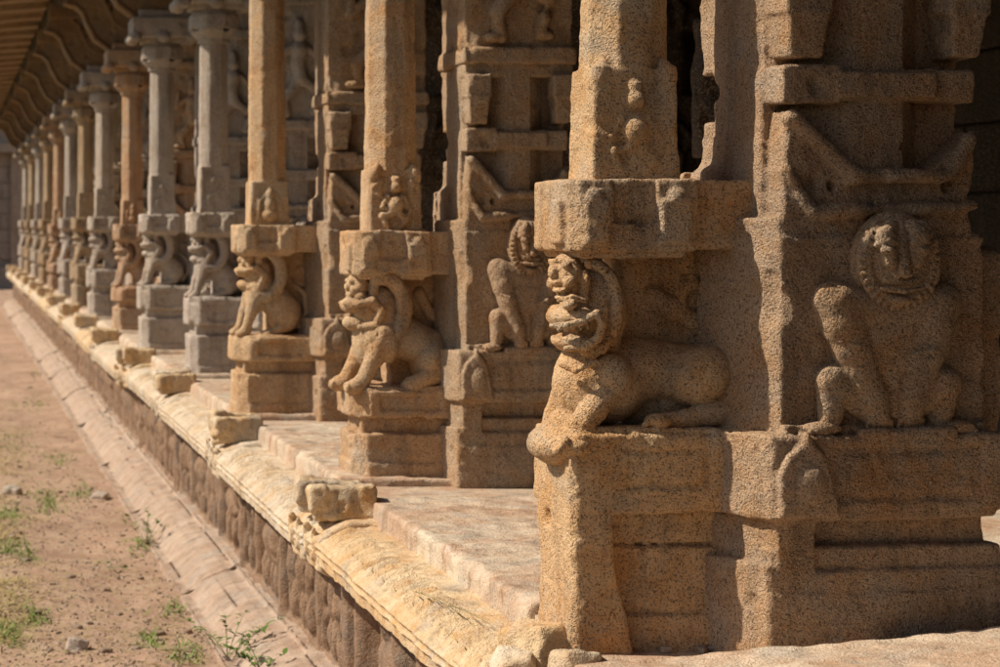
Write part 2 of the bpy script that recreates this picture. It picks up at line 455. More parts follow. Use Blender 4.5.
def great_lion(v):
    """the big open-mouthed lion of the nearest pier, local metres; drawn on a 0.78 mm layout grid"""
    g = .000778
    def p(a, b, y):
        D = 5.19 + y
        return ((570 + a / 3.033) * D / 2200 - 1.465, y, GAP - (6 + b / 3.033) * D / 2200)
    def e(a, b, y, ra, rb, ry_, k=.008, rot=0, cut=False): v.ell(p(a, b, y), (ra * g, ry_, rb * g), k, cut, rot)
    def c(pts, rad, k=.006, cut=False, ys=1.0): v.chain([p(*q) for q in pts], [r * g for r in rad], k, cut, ys)
    # trunk and hind quarters
    e(430, 530, .18, 150, 75, .075, .01)
    c([(330, 430, .165), (540, 440, .165)], [112, 92], .012, ys=1.0)
    e(250, 470, .14, 130, 120, .105, .02)
    e(190, 470, .13, 90, 130, .095, .02)
    e(520, 450, .112, 92, 88, .082, .015); e(560, 430, .112, 86, 86, .082, .015)
    c([(440, 400, .07), (452, 470, .055), (500, 545, .06)], [5, 6, 5], .003, True)
    c([(610, 545, .09), (520, 572, .065), (430, 582, .05)], [44, 32, 26], .004)
    e(415, 582, .04, 40, 26, .03, .004)
    for f in range(3): c([(400, 575, .022 + .014 * f), (378, 592, .022 + .014 * f)], [10, 9], .002)
    c([(600, 560, .20), (480, 580, .20)], [40, 32], .01)
    # shoulder and forelegs
    e(278, 445, .065, 62, 72, .05, .005)
    c([(268, 480, .06), (225, 540, .045), (190, 590, .04), (182, 640, .035)], [48, 42, 40, 38], .006)
    e(165, 655, .03, 52, 34, .045, .005)
    for f in range(3): c([(140 + f * 4, 640, .0 + .024 * f), (112 + f * 3, 672, .0 + .024 * f)], [15, 13], .002)
    c([(150, 480, .19), (120, 560, .20), (105, 620, .20), (98, 650, .2)], [50, 46, 44, 40], .006)
    e(95, 660, .20, 44, 32, .045, .005)
    for f in range(3): c([(76, 645, .17 + .026 * f), (60, 675, .17 + .026 * f)], [14, 12], .002)
    e(135, 610, .12, 48, 70, .07, .012)
    e(120, 650, .13, 92, 66, .115, .015)
    c([(120, 410, .05), (170, 428, .03), (235, 400, .03)], [7, 8, 7], .004)
    c([(118, 425, .045), (175, 446, .025), (240, 415, .028)], [4, 4, 4], .003, True)
    # neck and mane: a broad curling band
    e(236, 290, .135, 70, 120, .08, .012)
    e(222, 238, .135, 98, 152, .092, .006)
    for sg, y in ((-1, .052), (1, .218)):
        pts = [(212 + 84 * math.cos(q), 236 + 136 * math.sin(q), y) for q in np.linspace(-1.6, 1.75, 12)]
        c(pts, [17] * 12, .004)
        pts = [(212 + 62 * math.cos(q), 238 + 104 * math.sin(q), y - .006 * -sg) for q in np.linspace(-1.4, 1.5, 10)]
        c(pts, [6] * 10, .003, True)
        for q in np.linspace(-1.5, 1.65, 17):
            c([(212 + 70 * math.cos(q), 237 + 116 * math.sin(q), y - .012 * -sg), (212 + 100 * math.cos(q), 236 + 156 * math.sin(q), y - .004 * -sg)], [3, 3], .002, True)
    # open jaws with curled cheek
    e(168, 258, .11, 78, 44, .088, .006, .12)
    e(128, 262, .115, 42, 30, .078, .006)
    e(112, 245, .12, 20, 20, .035, .006)
    e(170, 340, .11, 72, 34, .082, .006, -.12)
    c([(96, 312, .04), (150, 316, .03), (225, 298, .03)], [12, 13, 8], .003, True)
    v.chain([p(92, 312, .12), p(150, 314, .12)], [.010, .008], .003, True, ys=7)
    for sg, y in ((-1, .026), (1, .20)):
        c([(98, 290, y + .02), (140, 288, y), (190, 278, y - .006), (232, 252, y - .006), (250, 285, y - .006), (240, 325, y - .004), (200, 356, y), (140, 362, y + .012)], [9, 10, 11, 13, 15, 15, 12, 9], .003)
        e(150, 226, y + .012, 24, 19, .022, .003); e(148, 227, y + .002 if sg < 0 else y + .02, 11, 9, .014, .001)
        c([(118, 214, y + .02), (155, 203, y + .008), (196, 214, y + .006)], [9, 11, 8], .003)
        for t in range(5): e(118 + t * 22, 298 - t * 1.5, y + .008, 7, 12, .010, .001)
    # grinning mask over the brow
    e(143, 140, .105, 50, 74, .062, .005)
    for a, b, y, ra, rb, ry_ in ((100, 128, .085, 17, 24, .018), (112, 158, .085, 19, 15, .024), (104, 108, .115, 14, 12, .016), (140, 106, .056, 17, 13, .014),
                                 (150, 158, .052, 24, 24, .018), (98, 160, .12, 18, 22, .022), (122, 183, .075, 26, 11, .034), (128, 204, .078, 24, 12, .030)):
        e(a, b, y, ra, rb, ry_, .003)
    c([(92, 95, .125), (112, 92, .085), (165, 92, .05)], [9, 9, 8], .003)
    c([(100, 190, .10), (126, 193, .058), (152, 188, .05)], [4, 5, 4], .002, True)
    e(196, 165, .06, 20, 44, .022, .004); e(198, 206, .06, 16, 15, .02, .003)
    # tail sweeping up the back panel
    c([(640, 520, .14), (652, 430, .15), (610, 350, .168), (540, 285, .178), (455, 235, .182), (400, 200, .188)], [24, 24, 26, 30, 36, 44], .02)

def guardian(v, q, yf):
    """squatting frontal figure; q(px,py)->(x,z) in metres; yf = front plane, relief grows to -y"""
    S = 0.002318
    def e(px, py, d, rx, rz, ry_, k=.012, rot=0): 
        x, z = q(px, py); v.ell((x, yf - d, z), (rx * S, ry_, rz * S), k, ry=rot)
    def c(pts, rad, k=.012, ys=1.0):
        v.chain([(*[q(a, b)[0]], yf - d, q(a, b)[1]) for a, b, d in pts], [r * S for r in rad], k, ys=ys)
    # torso: broad shoulders down to a narrow waist
    e(900, 338, .004, 62, 60, .046, .014)
    e(899, 390, .0, 26, 50, .036, .01)
    c([(901, 322, .034), (899, 415, .036)], [4, 3], .006)
    # arms reaching down between the knees
    c([(843, 306, .006), (849, 325, .016), (858, 350, .024), (876, 398, .030), (882, 418, .026)], [22, 21, 18, 14.5, 13], .010)
    c([(948, 309, .006), (943, 326, .016), (931, 357, .024), (918, 400, .030), (915, 418, .026)], [22, 21, 17, 14, 12.5], .010)
    c([(886, 312, .004), (846, 304, .012)], [20, 20], .012); c([(918, 312, .004), (948, 306, .012)], [20, 20], .012)
    e(838, 300, .012, 19, 19, .036, .004); e(952, 302, .012, 19, 19, .036, .004)
    for (ax_, ay_), sx in (((856, 345), 1), ((932, 350), -1)):
        c([(ax_ - 15, ay_ - 4 * sx, .052), (ax_, ay_, .066), (ax_ + 15, ay_ + 4 * sx, .052)], [2.6, 2.8, 2.6], .002)
    # hands with fingers
    for hx in (883, 915):
        e(hx, 422, .028, 14, 9, .018, .004)
        for f in range(5):
            c([(hx - 11 + f * 5.4, 420, .042), (hx - 12 + f * 6, 433 - abs(f - 2) * 1.5, .034)], [3.2, 2.6], .0015)
    # folded legs: knee out to the side, shin down, foot
    c([(878, 412, .004), (838, 381, .014), (837, 418, .014)], [13, 15, 12], .010)
    e(828, 428, .02, 21, 7, .030, .004)
    c([(920, 412, .004), (953, 384, .014), (949, 418, .014)], [13, 16, 13], .010)
    e(963, 427, .02, 24, 8, .032, .004)
    for sx, fx in ((-1, 812), (1, 980)):
        for f in range(4): e(fx - sx * f * 5, 431, .044 - .002 * f, 3.4, 4, .010, .001)
    # lion-like head with a ruff
    e(902, 260, .004, 44, 50, .064, .004)
    ring = [(902 + 36 * math.cos(a), 260 + 42 * math.sin(a), .044) for a in np.linspace(-.9, 4.04, 23)]
    c(ring, [7.5] * 23, .003)
    for a in np.linspace(-.7, 3.84, 26):
        c([(902 + 30 * math.cos(a), 260 + 35 * math.sin(a), .056), (902 + 42 * math.cos(a), 260 + 48 * math.sin(a), .044)], [1.3, 1.3], .001) if False else v.cap((*[q(902 + 30 * math.cos(a), 260 + 35 * math.sin(a))[0]], yf - .068, q(0, 260 + 35 * math.sin(a))[1]), (q(902 + 43 * math.cos(a), 0)[0], yf - .050, q(0, 260 + 49 * math.sin(a))[1]), .004, .004, .002, True)
    e(902, 256, .024, 28, 37, .050, .006)
    for sx in (-1, 1):
        c([(902 + sx * 11, 226, .054), (902 + sx * 17, 236, .068), (902 + sx * 13, 262, .070)], [7, 10, 7], .004)
        e(902 + sx * 17, 250, .082, 8, 5.5, .012, .002); e(902 + sx * 17, 250, .092, 3.2, 2.8, .006, .001); c([(902 + sx * 7, 243, .082), (902 + sx * 18, 240, .088), (902 + sx * 27, 245, .070)], [2.6, 3, 2.2], .002)
        c([(902 + sx * 3, 282, .066), (902 + sx * 16, 280, .060), (902 + sx * 24, 270, .050)], [3.2, 3.6, 2.6], .002)
        e(902 + sx * 6, 273, .070, 5, 5, .010, .002)
    c([(902, 222, .054), (902, 246, .066), (902, 272, .084)], [2.6, 3.6, 6.5], .003)
    c([(880, 288, .066), (902, 291, .074), (924, 288, .066)], [2.2, 3.2, 2.2], .002); e(902, 300, .058, 12, 5, .014, .004)
    x, z = q(903, 291)
    v.chain([(x - .045, yf - .056, z + .008), (x, yf - .066, z), (x + .045, yf - .056, z + .008)], [.004, .005, .004], .002, True)

# ------------------------------------------------------------------ the main pier (shared by all)
PX0 = 1.465
def Q(px, py, Y=5.10):
    return ((px + 50) * Y / 2200 - PX0, GAP - (py - 224) * Y / 2200)

def build_pier_parts(h=0.0055):
    out = {}
    X0, X1 = 0.4475, 0.957
    # base
    v = Vol((.31, -.13, -.06), (1.04, .5, .53), h)
    v.box(.402, 1.0, -.095, .46, -.06, .135, .022)
    v.box(.408, .995, -.088, .455, .12, .185, .02, .006)
    v.box(.414, .985, -.075, .45, .17, .236, .014)
    v.box(.44, .96, -.045, .43, .2, .32, .008)
    v.box(.408, .968, -.098, .455, .30, .345, .018)
    v.box(.405, .995, -.10, .46, .315, .497, .02)
    v.box(.45, .95, -.075, .42, .48, .52, .01)
    # framed panel on the front of the block and the bell-shaped ear on its corner
    v.box(.55, .925, -.13, -.094, .34, .47, .01, .006, True)
    v.box(.575, .90, -.0985, -.06, .362, .448, .012, .006)
    v.poly([Q(763, 515), Q(763, 470), Q(772, 452), Q(786, 441), Q(792, 428), Q(800, 441), Q(812, 455), Q(818, 478), Q(826, 515)], -.118, -.05, .01, .004)
    v.ell((Q(794, 482)[0], -.118, Q(794, 482)[1]), (.035, .012, .045), .006)
    v.box(.62, .86, -.105, -.05, .488, .512, .006)
    for za, zb_, xo in ((-.06, .20, .0), (.18, .30, .025), (.30, .497, .0)):
        v.poly([(.325 + xo, .16), (.355 + xo, .075), (.403 + xo, -.085), (.52, -.085), (.52, .2)], za, zb_, .008, .01, axis='z')
    v.weather(101, .8)
    out['pier_base'] = v.mesh()
    # shaft with octagonal waist, torana motif, corner blocks
    v = Vol((.36, -.12, .46), (1.06, .53, 1.62), h)
    v.box(X0, X1, -.058, .36, .46, .955, .012)
    v.box(X0 + .004, X1 - .004, -.05, .36, .93, .962, .006)
    v.box(.885, 1.03, -.02, .4, .46, .93, .012)
    v.cap((.874, -.065, .45), (.878, -.065, .72), .0035, .0035, 0, True); v.cap((.878, -.065, .72), (.868, -.065, .96), .0035, .0035, 0, True)
    v.box(X0, X1 - .02, .03, .345, .94, 1.62, .012)
    v.octo(.70, .09, .137, .137, .94, 1.62)
    v.box(.655, .76, -.052, .1, .94, 1.56, .006)
    # torana: bowl-like yoke
    mot = [Q(*a) for a in [(779, 241), (781, 168), (786, 110), (800, 112), (853, 169), (940, 169), (966, 146), (985, 128), (986, 170), (978, 196), (984, 241)]]
    v.poly(mot, -.052, .08, .008, .004)
    v.chain([(Q(790, 118)[0], -.05, Q(790, 118)[1]), (Q(852, 176)[0], -.062, Q(852, 176)[1]), (Q(955, 176)[0], -.062, Q(955, 176)[1]), (Q(978, 140)[0], -.05, Q(978, 140)[1])], [.02, .02, .02, .02], .006)
    v.chain([(Q(783, 172)[0], -.048, Q(783, 172)[1]), (Q(810, 212)[0], -.056, Q(810, 212)[1]), (Q(960, 208)[0], -.056, Q(960, 208)[1]), (Q(984, 205)[0], -.05, Q(984, 205)[1])], [.014, .017, .017, .014], .006)
    v.cap((Q(832, 189)[0], -.07, Q(832, 189)[1]), (Q(958, 191)[0], -.07, Q(958, 191)[1]), .013, .013, .004, True)
    v.ell((Q(831, 186)[0], -.06, Q(831, 186)[1]), (.016, .03, .018), .004, True)
    v.ell((Q(957, 186)[0], -.06, Q(957, 186)[1]), (.016, .03, .018), .004, True)
    # band above
    v.box(X0 + .004, .60, -.066, .1, 1.262, 1.352, .012)
    v.box(.58, .93, -.058, .1, 1.268, 1.345, .01)
    v.box(.58, .83, -.072, .1, 1.275, 1.338, .01)
    v.box(X0, X1, -.05, .36, 1.55, 1.62, .008)
    # pendant brackets on the corners
    for a, b in ((.452, .565), (.855, .957)):
        v.box(a, b, -.085, .1, 1.47, 1.56, .01)
        v.box(a + .01, b - .012, -.078, .1, 1.37, 1.48, .015, .004, taper=-.12)
    # scalloped back edge of the left face
    v.box(.40, .62, .275, .56, 1.235, 1.35, .02, .01, True)
    v.box(.42, .8, .2, .42, .9, 1.12, .03, .03)
    for z in np.arange(1.0, 1.6, .055):
        v.ell((.445, .36 + .01 * math.sin(z * 40), z), (.03, .022, .03), .004, True)
    v.poly([(.365, .19), (.395, .11), (.449, -.05), (.56, -.05), (.56, .2)], .48, 1.0, .008, .008, axis='z')
    v.weather(131, .75)
    out['pier_shaft'] = v.mesh()
    # squatting figure
    v = Vol((.50, -.19, .46), (1.0, .02, 1.06), .0042)
    guardian(v, Q, -.058)
    v.noise(.0022, .05, 5).noise(.0016, .018, 6).noise(.0010, .009, 7)
    v.plane_cut((0, 1, 0), (0, -.035, 0))
    out['guardian_figure'] = v.mesh()
    # upper panel with a dancing figure, up to the ceiling
    v = Vol((.38, -.14, 1.58), (1.02, .45, 3.36), .009)
    v.box(X0 - .012, X1 + .012, -.075, .37, 1.60, 1.665, .012)
    v.box(X0, X1, -.045, .36, 1.65, 2.42, .01)
    v.box(X0 + .05, X1 - .05, -.03, -.06, 1.70, 2.36, .008, cut=True)
    for z in np.arange(1.7, 2.4, .07):
        v.ell((.445, .365, z), (.03, .02, .035), .004, True)
    def d(x, z, y=-.06): return (x, y, z)
    v.chain([d(.62, 1.70), d(.60, 1.80), d(.68, 1.90)], [.022, .03, .04], .012)
    v.chain([d(.80, 1.72), d(.84, 1.84), d(.74, 1.91)], [.022, .03, .04], .012)
    v.ell(d(.585, 1.70), (.045, .025, .018), .006); v.ell(d(.82, 1.71), (.045, .025, .018), .006)
    v.chain([d(.71, 1.93), d(.69, 2.03), d(.70, 2.12)], [.05, .045, .06], .015)
    v.ell(d(.70, 2.22, -.07), (.042, .04, .052), .006); v.ell(d(.70, 2.28), (.03, .03, .045), .01)
    v.chain([d(.64, 2.13), d(.56, 2.06), d(.58, 2.2)], [.024, .02, .016], .008)
    v.chain([d(.76, 2.13), d(.84, 2.06), d(.88, 1.95)], [.024, .02, .016], .008)
    v.box(X0 - .015, X1 + .015, -.07, .38, 2.42, 2.50, .012)
    v.box(X0 + .02, X1 - .02, -.03, .35, 2.50, 2.64, .01)
    v.box(X0 - .03, X1 + .03, -.09, .40, 2.64, 2.76, .02)
    v.box(X0, X1, -.045, .36, 2.74, 3.36, .01)
    v.weather(151, 1.0)
    out['upper_panel'] = v.mesh()
    return out

# ------------------------------------------------------------------ the lion colonnette in front of each pier
def build_colonnette_parts(kind, h, zb, zl, zc0, zc1, zsq, seated, seed):
    """zb band bottom, zl lion floor, zc0..zc1 slab, zsq top of the square shaft foot"""
    out = {}
    # pedestal + back panel
    v = Vol((-.07, -.04, -.06), (.50, .42, zc0 + .06), h)
    if kind == 'A':
        v.poly([(-.004, -.05), (.150, -.05), (.135, .05), (.112, .13), (.105, .20), (.095, zb + .02), (.0, zb + .02), (.004, .12)], .0, .30, .012)
        v.box(.06, .47, .052, .34, -.06, .215, .012)
        v.box(.06, .47, .072, .34, .2, zb - .04, .008)
        v.box(.08, .47, .040, .34, -.06, .055, .014)
        v.box(.06, .47, .060, .34, zb - .08, zb + .02, .008)
        v.box(.0, .46, .0, .335, zb, zl - .012, .016)
        v.box(.02, .46, .055, .335, zb - .03, zb + .02, .02)
        v.box(.02, .45, .012, .32, zl - .03, zl + .002, .008)
        v.box(.13, .33, -.05, .006, zb + .055, zl - .045, .006, .004, True)
        v.box(.145, .315, .002, .1, zb + .07, zl - .06, .006, .003)
        v.plane_cut((-1, -1, 0), (.0 - .006, .02, 0))
    else:
        v.box(.0, .45, .0, .34, -.06, zb - .06, .014)
        v.box(-.008, .45, -.008, .34, -.06, .05, .014)
        v.box(.03, .45, .03, .33, zb - .08, zb + .02, .008)
        v.box(.03, .45, .045, .33, .06, zb + .02, .008)
        v.box(-.012, .45, -.012, .34, zb, zl - .01, .014)
        v.box(.10, .33, -.04, -.002, zb + .03, zl - .035, .004, cut=True)
        v.box(.0, .45, .0, .33, zl - .03, zl + .002, .006)
        v.plane_cut((-1, -1, 0), (.02, .03, 0))
    v.box(.17, .48, .17, .335, zl - .05, zc0 + .05, .01)
    # low relief scrolls on the back panel
    for a in np.linspace(0, 5.5, 14):
        r = .012 + .010 * a
        v.ell((.36 + r * math.cos(a), .168, zc0 - .11 + r * math.sin(a)), (.012, .010, .012), .006)
    v.weather(seed, 1.0 if h < .008 else .8)
    out['lion_pedestal'] = v.mesh()
    # lion
    v = Vol((-.14, -.07, zl - .10), (.47, .34, zc0 + .03), .0042 if kind == 'A' else h * .8)
    H = zc0 - zl + .02
    if kind == 'A':
        great_lion(v)
    elif not seated:
        lion(v, -.03, zl - .012, .43, H, .13, .115)
    else:
        lion(v, -.045, zl - .012, .42, H, .13, .105, True)
    v.noise(.0022, .05, seed + 8).noise(.0018, .02, seed + 9)
    if h < .008: v.noise(.0012, .010, seed + 10)
    out['lion'] = v.mesh()
    # slab over the lion
    v = Vol((-.08, -.06, zc0 - .04), (.50, .40, zc1 + .04), h)
    v.box(.0, .30, .0, .335, zc0, zc1, .014)
    v.box(.0, .47, .035, .335, zc0 + .006, zc1 - .004, .014)
    v.box(.02, .28, .015, .32, zc0 - .015, zc0 + .04, .02)
    zz = zc1 - zc0
    v.box(.10, .205, -.05, .010, zc1 - .62 * zz, zc1 + .02, .006, cut=True)
    v.box(.02, .09, -.012, .1, zc0 + .1 * zz, zc0 + .72 * zz, .012, .006)
    v.box(.21, .285, -.012, .1, zc0 + .1 * zz, zc0 + .72 * zz, .012, .006)
    v.ell((.055, .0, zc0 + .75 * zz), (.022, .014, .022), .006)
    v.ell((.25, .0, zc0 + .75 * zz), (.022, .014, .022), .006)
    v.box(-.014, .1, .05, .13, zc0 + .1 * zz, zc0 + .72 * zz, .01, .006)
    v.plane_cut((-1, -1, 0), (.012, .012, 0))
    v.weather(seed + 20, .75 if h < .008 else .6)
    out['bracket_slab'] = v.mesh()
    # slender shaft
    v = Vol((-.03, -.03, zc1 - .04), (.34, .34, 2.24), h)
    cx, cy = .170, .155
    v.box(cx - .102, cx + .102, cy - .102, cy + .102, zc1 - .03, zsq, .008, taper=.04)
    v.octo(cx, cy, .096, .088, zsq - .03, 2.24)
    # leaf ends on the corners and a small figure in the panel
    yf = cy - (.086 if kind == 'A' else .098)
    if kind in 'AB':
        for sx in (-1, 1):
            v.ell((cx + sx * .080, yf + .012, zsq - .02), (.022, .028, .04), .008, ry=sx * .35)
            v.chain([(cx + sx * .085, yf - .002, zsq - .07), (cx + sx * .06, yf - .002, zsq - .05), (cx + sx * .065, yf - .003, zsq - .1)], [.012, .012, .010], .004)
        zf = zc1
        hgt = zsq - zc1
        def b(x, w, y=-.008): return (cx + x, yf + y, zf + w * hgt)
        v.ell(b(0, .42), (.035, .03, .15 * hgt), .01)
        v.ell(b(.0, .70), (.026, .03, .10 * hgt), .004); v.ell(b(0, .82), (.02, .02, .06 * hgt), .008)
        v.chain([b(-.03, .55), b(-.055, .38), b(-.02, .34)], [.013, .011, .010], .004)
        v.chain([b(.03, .55), b(.055, .36), b(.05, .16)], [.013, .011, .010], .004)
        v.chain([b(-.015, .28), b(-.05, .24), b(-.03, .06)], [.018, .016, .012], .005)
        v.chain([b(.015, .28), b(.04, .18), b(.02, .06)], [.018, .016, .012], .005)
    elif kind == 'C':
        zf = zc1
        v.ell((cx, yf, zf + .05), (.045, .035, .035), .01); v.ell((cx, yf, zf + .10), (.03, .03, .045), .01); v.ell((cx, yf, zf + .155), (.02, .025, .03), .006)
        v.chain([(cx - .06, yf, zf + .03), (cx - .05, yf, zf + .12), (cx, yf + .01, zf + .19), (cx + .05, yf, zf + .12), (cx + .06, yf, zf + .03)], [.012] * 5, .006)
    else:
        zf = zc1
        for sg, z0_ in ((1, .09), (-1, .20)):
            for q in np.linspace(0, 4.6, 12):
                rr_ = .012 + .011 * q
                v.ell((cx + sg * rr_ * math.cos(q), yf, zf + z0_ + rr_ * math.sin(q)), (.013, .013, .013), .006)
    v.weather(seed + 40, .62 if h < .008 else .45)
    out['shaft'] = v.mesh()
    return out

def build_top_parts():
    out = {}
    cx, cy = .170, .155
    v = Vol((-.22, -.2, 2.16), (.5, .52, 2.70), .010)
    v.octo(cx, cy, .105, .105, 2.18, 2.215)
    v.octo(cx, cy, .112, .160, 2.215, 2.27)
    v.octo(cx, cy, .160, .155, 2.27, 2.37)
    v.octo(cx, cy, .155, .12, 2.36, 2.42)
    v.box(cx - .25, cx + .32, cy - .20, cy + .20, 2.44, 2.60, .015)
    v.box(cx - .17, cx + .25, cy - .13, cy + .13, 2.40, 2.46, .01)
    v.box(cx - .19, cx + .25, cy - .15, cy + .15, 2.59, 2.66, .01)
    for sx in (-.22, .0, .22):
        v.ell((cx + sx, cy - .20, 2.44), (.05, .03, .04), .006); v.ell((cx + sx, cy + .20, 2.44), (.05, .03, .04), .006)
    for sy in (-.14, 0, .14):
        v.ell((cx - .25, cy + sy, 2.44), (.03, .045, .04), .006)
    v.weather(301, .8)
    out['capital'] = v.mesh()
    # curved bracket carrying the eave
    v = Vol((-.62, -.02, 2.60), (.45, .34, 3.34), .011)
    cl = [(.16, 2.66), (.02, 2.70), (-.09, 2.78), (-.15, 2.90), (-.20, 3.02), (-.30, 3.11), (-.42, 3.15)]
    def off(o):
        P = []
        for i, (x, z) in enumerate(cl):
            a = cl[max(0, i - 1)]; b = cl[min(len(cl) - 1, i + 1)]
            tx, tz = b[0] - a[0], b[1] - a[1]; n = math.hypot(tx, tz)
            P.append((x - tz / n * o * -1, z + tx / n * o * -1))
        return P
    A = off(.13); B = off(-.13)
    v.poly(A + B[::-1], cy - .10, cy + .10, .012)
    for o in (-.115, .115):
        c = off(o)
        for sy in (-1, 1):
            v.chain([(x, cy + sy * .10, z) for x, z in c], [.020] * len(c), .004)
    v.box(-.42, .45, cy - .14, cy + .14, 3.16, 3.34, .014)
    v.box(-.02, .30, cy - .11, cy + .11, 2.64, 3.2, .01)
    v.weather(321, .7)
    out['curved_bracket'] = v.mesh()
    return out

PIER = build_pier_parts()
TOP = build_top_parts()
KIND = {
    'A': build_colonnette_parts('A', .0055, .300, .498, .917, 1.090, 1.36, False, 400),
    'B': build_colonnette_parts('B', .0068, .225, .345, .780, .957, 1.20, False, 500),
    'C': build_colonnette_parts('C', .0085, .265, .405, .830, .980, 1.21, True, 600),
    'D': build_colonnette_parts('D', .0100, .310, .500, .910, 1.060, 1.37, True, 700),
}
YP = [5.19, 8.58, 11.44, 14.5, 17.2, 20.4, 23.3, 26.4, 29.6, 32.9, 36.3, 39.8, 43.4, 47.0]
XP = [1.465, 1.578, 1.50, 1.585, 1.50, 1.53, 1.475, 1.47, 1.475, 1.475, 1.475, 1.475, 1.475, 1.475]
KD = ['A', 'B', 'C', 'D', 'D', 'C', 'D', 'D', 'D', 'C', 'D', 'D', 'D', 'D']
MT = ['gold', 'gold_light', 'gold_light', 'grey', 'grey', 'rose', 'grey', 'buff', 'grey', 'rose', 'buff', 'grey', 'buff', 'grey']
LAB = [
    'largest tan granite pier at right, squatting figure beside its open-mouthed lion',
    'golden granite pier second from the right, crouching lion with striding paws under its slab',
    'warm golden pier third from the right, upright seated lion on a plain tall block',
    'grey granite pier with pale octagonal shaft, just left of the warm golden one',
    'grey granite pier fifth from the right, its broad scalloped capital showing at the top',
    'rosy brown pier sixth from the right, standing between two grey piers',
    'grey pier seventh from the right, just beyond the rosy brown pier',
    'buff pier eighth from the right, half way down the blurred row',
    'grey pier ninth from the right in the blurred far part of the row',
    'orange brown pier tenth from the right, warmest in the far part of the row',
    'small buff pier fourth from the far left end of the row',
    'small grey pier third from the far left end of the row',
    'small buff pier second from the far left end of the row',
    'smallest grey pier standing last at the far left end of the platform',
]
protos = {}
for i in range(len(YP)):
    loc = (XP[i], YP[i], FLOOR)
    k = KD[i]
    if k not in protos:
        r = thing('composite_pier', LAB[i], 'pier', loc, 0, 'carved granite piers along the platform')
        for nm, me in KIND[k].items(): link(nm, me, M[MT[i]], r)
        body = M['tan'] if MT[i].startswith('gold') else M[MT[i]]  # bodies of golden piers take darker tan: their shade put into colour
        for nm, me in PIER.items():
            o = link(nm, me, M['tan'], r, (0, -.04, 0)); o.material_slots[0].link = 'OBJECT'; o.material_slots[0].material = body
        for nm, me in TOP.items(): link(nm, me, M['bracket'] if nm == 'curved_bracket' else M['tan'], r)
        protos[k] = r
        if k == 'B':
            for ch in r.children:
                if ch.name.startswith(('pier_', 'guardian', 'upper_')): ch.scale = (.82, 1, 1); ch.location = (.041, -.04, 0)
        if k == 'A':
            for ch in r.children:
                if ch.name.startswith(('pier_', 'guardian', 'upper_')): ch.rotation_euler = (0, 0, math.radians(7)); ch.location = (.004, -.095, 0)
            for ch in r.children:
                if ch.name.startswith('guardian'): ch.scale = (1.04, .72, 1); ch.location = (-.042, -.117, 0)
        mt = M[MT[i]]
        if i:
            for ch in r.children:
                if ch.name.startswith(('curved_bracket', 'pier_', 'guardian', 'upper_')): continue
                ch.material_slots[0].link = 'OBJECT'; ch.material_slots[0].material = mt
    else:
        r = copy_tree(protos[k], None, M[MT[i]])
        r.location = loc
        r['label'] = LAB[i]
        s = 1 + rnd.uniform(-.02, .02)
        r.scale = (s, s, 1)

for y, lab in ((1.85, 'tan pier of the same row, nearest the viewer beyond the right edge'), (-1.4, 'tan pier of the same row behind the viewpoint, second from the near end'), (-4.8, 'tan pier of the same row behind the viewpoint, at the near end')):
    r = copy_tree(protos['A'], None, M['tan']); r.location = (1.50, y, FLOOR); r['label'] = lab

# ------------------------------------------------------------------ the platform
plat = thing('stone_platform', 'long granite platform with carved cornice and frieze carrying the row of piers', 'platform', (0, 0, 0))
JT = [5.17] + [y - .58 for y in YP[1:]] + [49.6]
def profile_strip(prof, y0, y1, ny, disp, npr):
    """sweep a profile [(x,z)] along y with a displacement callback along the profile normal"""
    P = np.array(prof, float)
    seg = np.r_[0, np.cumsum(np.hypot(*np.diff(P, axis=0).T))]
    t = np.unique(np.r_[np.linspace(0, seg[-1], npr), seg])
    xs = np.interp(t, seg, P[:, 0]); zs = np.interp(t, seg, P[:, 1])
    tx = np.gradient(xs); tz = np.gradient(zs); n = np.hypot(tx, tz) + 1e-9
    nxv, nzv = tz / n, -tx / n
    ys = np.linspace(y0, y1, ny)
    X = np.repeat(xs[None], ny, 0); Z = np.repeat(zs[None], ny, 0); Y = np.repeat(ys[:, None], len(t), 1)
    d = disp(X, Y, Z, np.repeat(t[None], ny, 0))
    G = np.stack([X + nxv[None] * d, Y, Z + nzv[None] * d], -1)
    return G
def closed_strip(G):
    """close the swept ends and back: add end caps by collapsing to the mean"""
    e0 = np.repeat(G[0].mean(0)[None], G.shape[1], 0)[None]; e1 = np.repeat(G[-1].mean(0)[None], G.shape[1], 0)[None]
    return np.concatenate([e0, G, e1], 0)

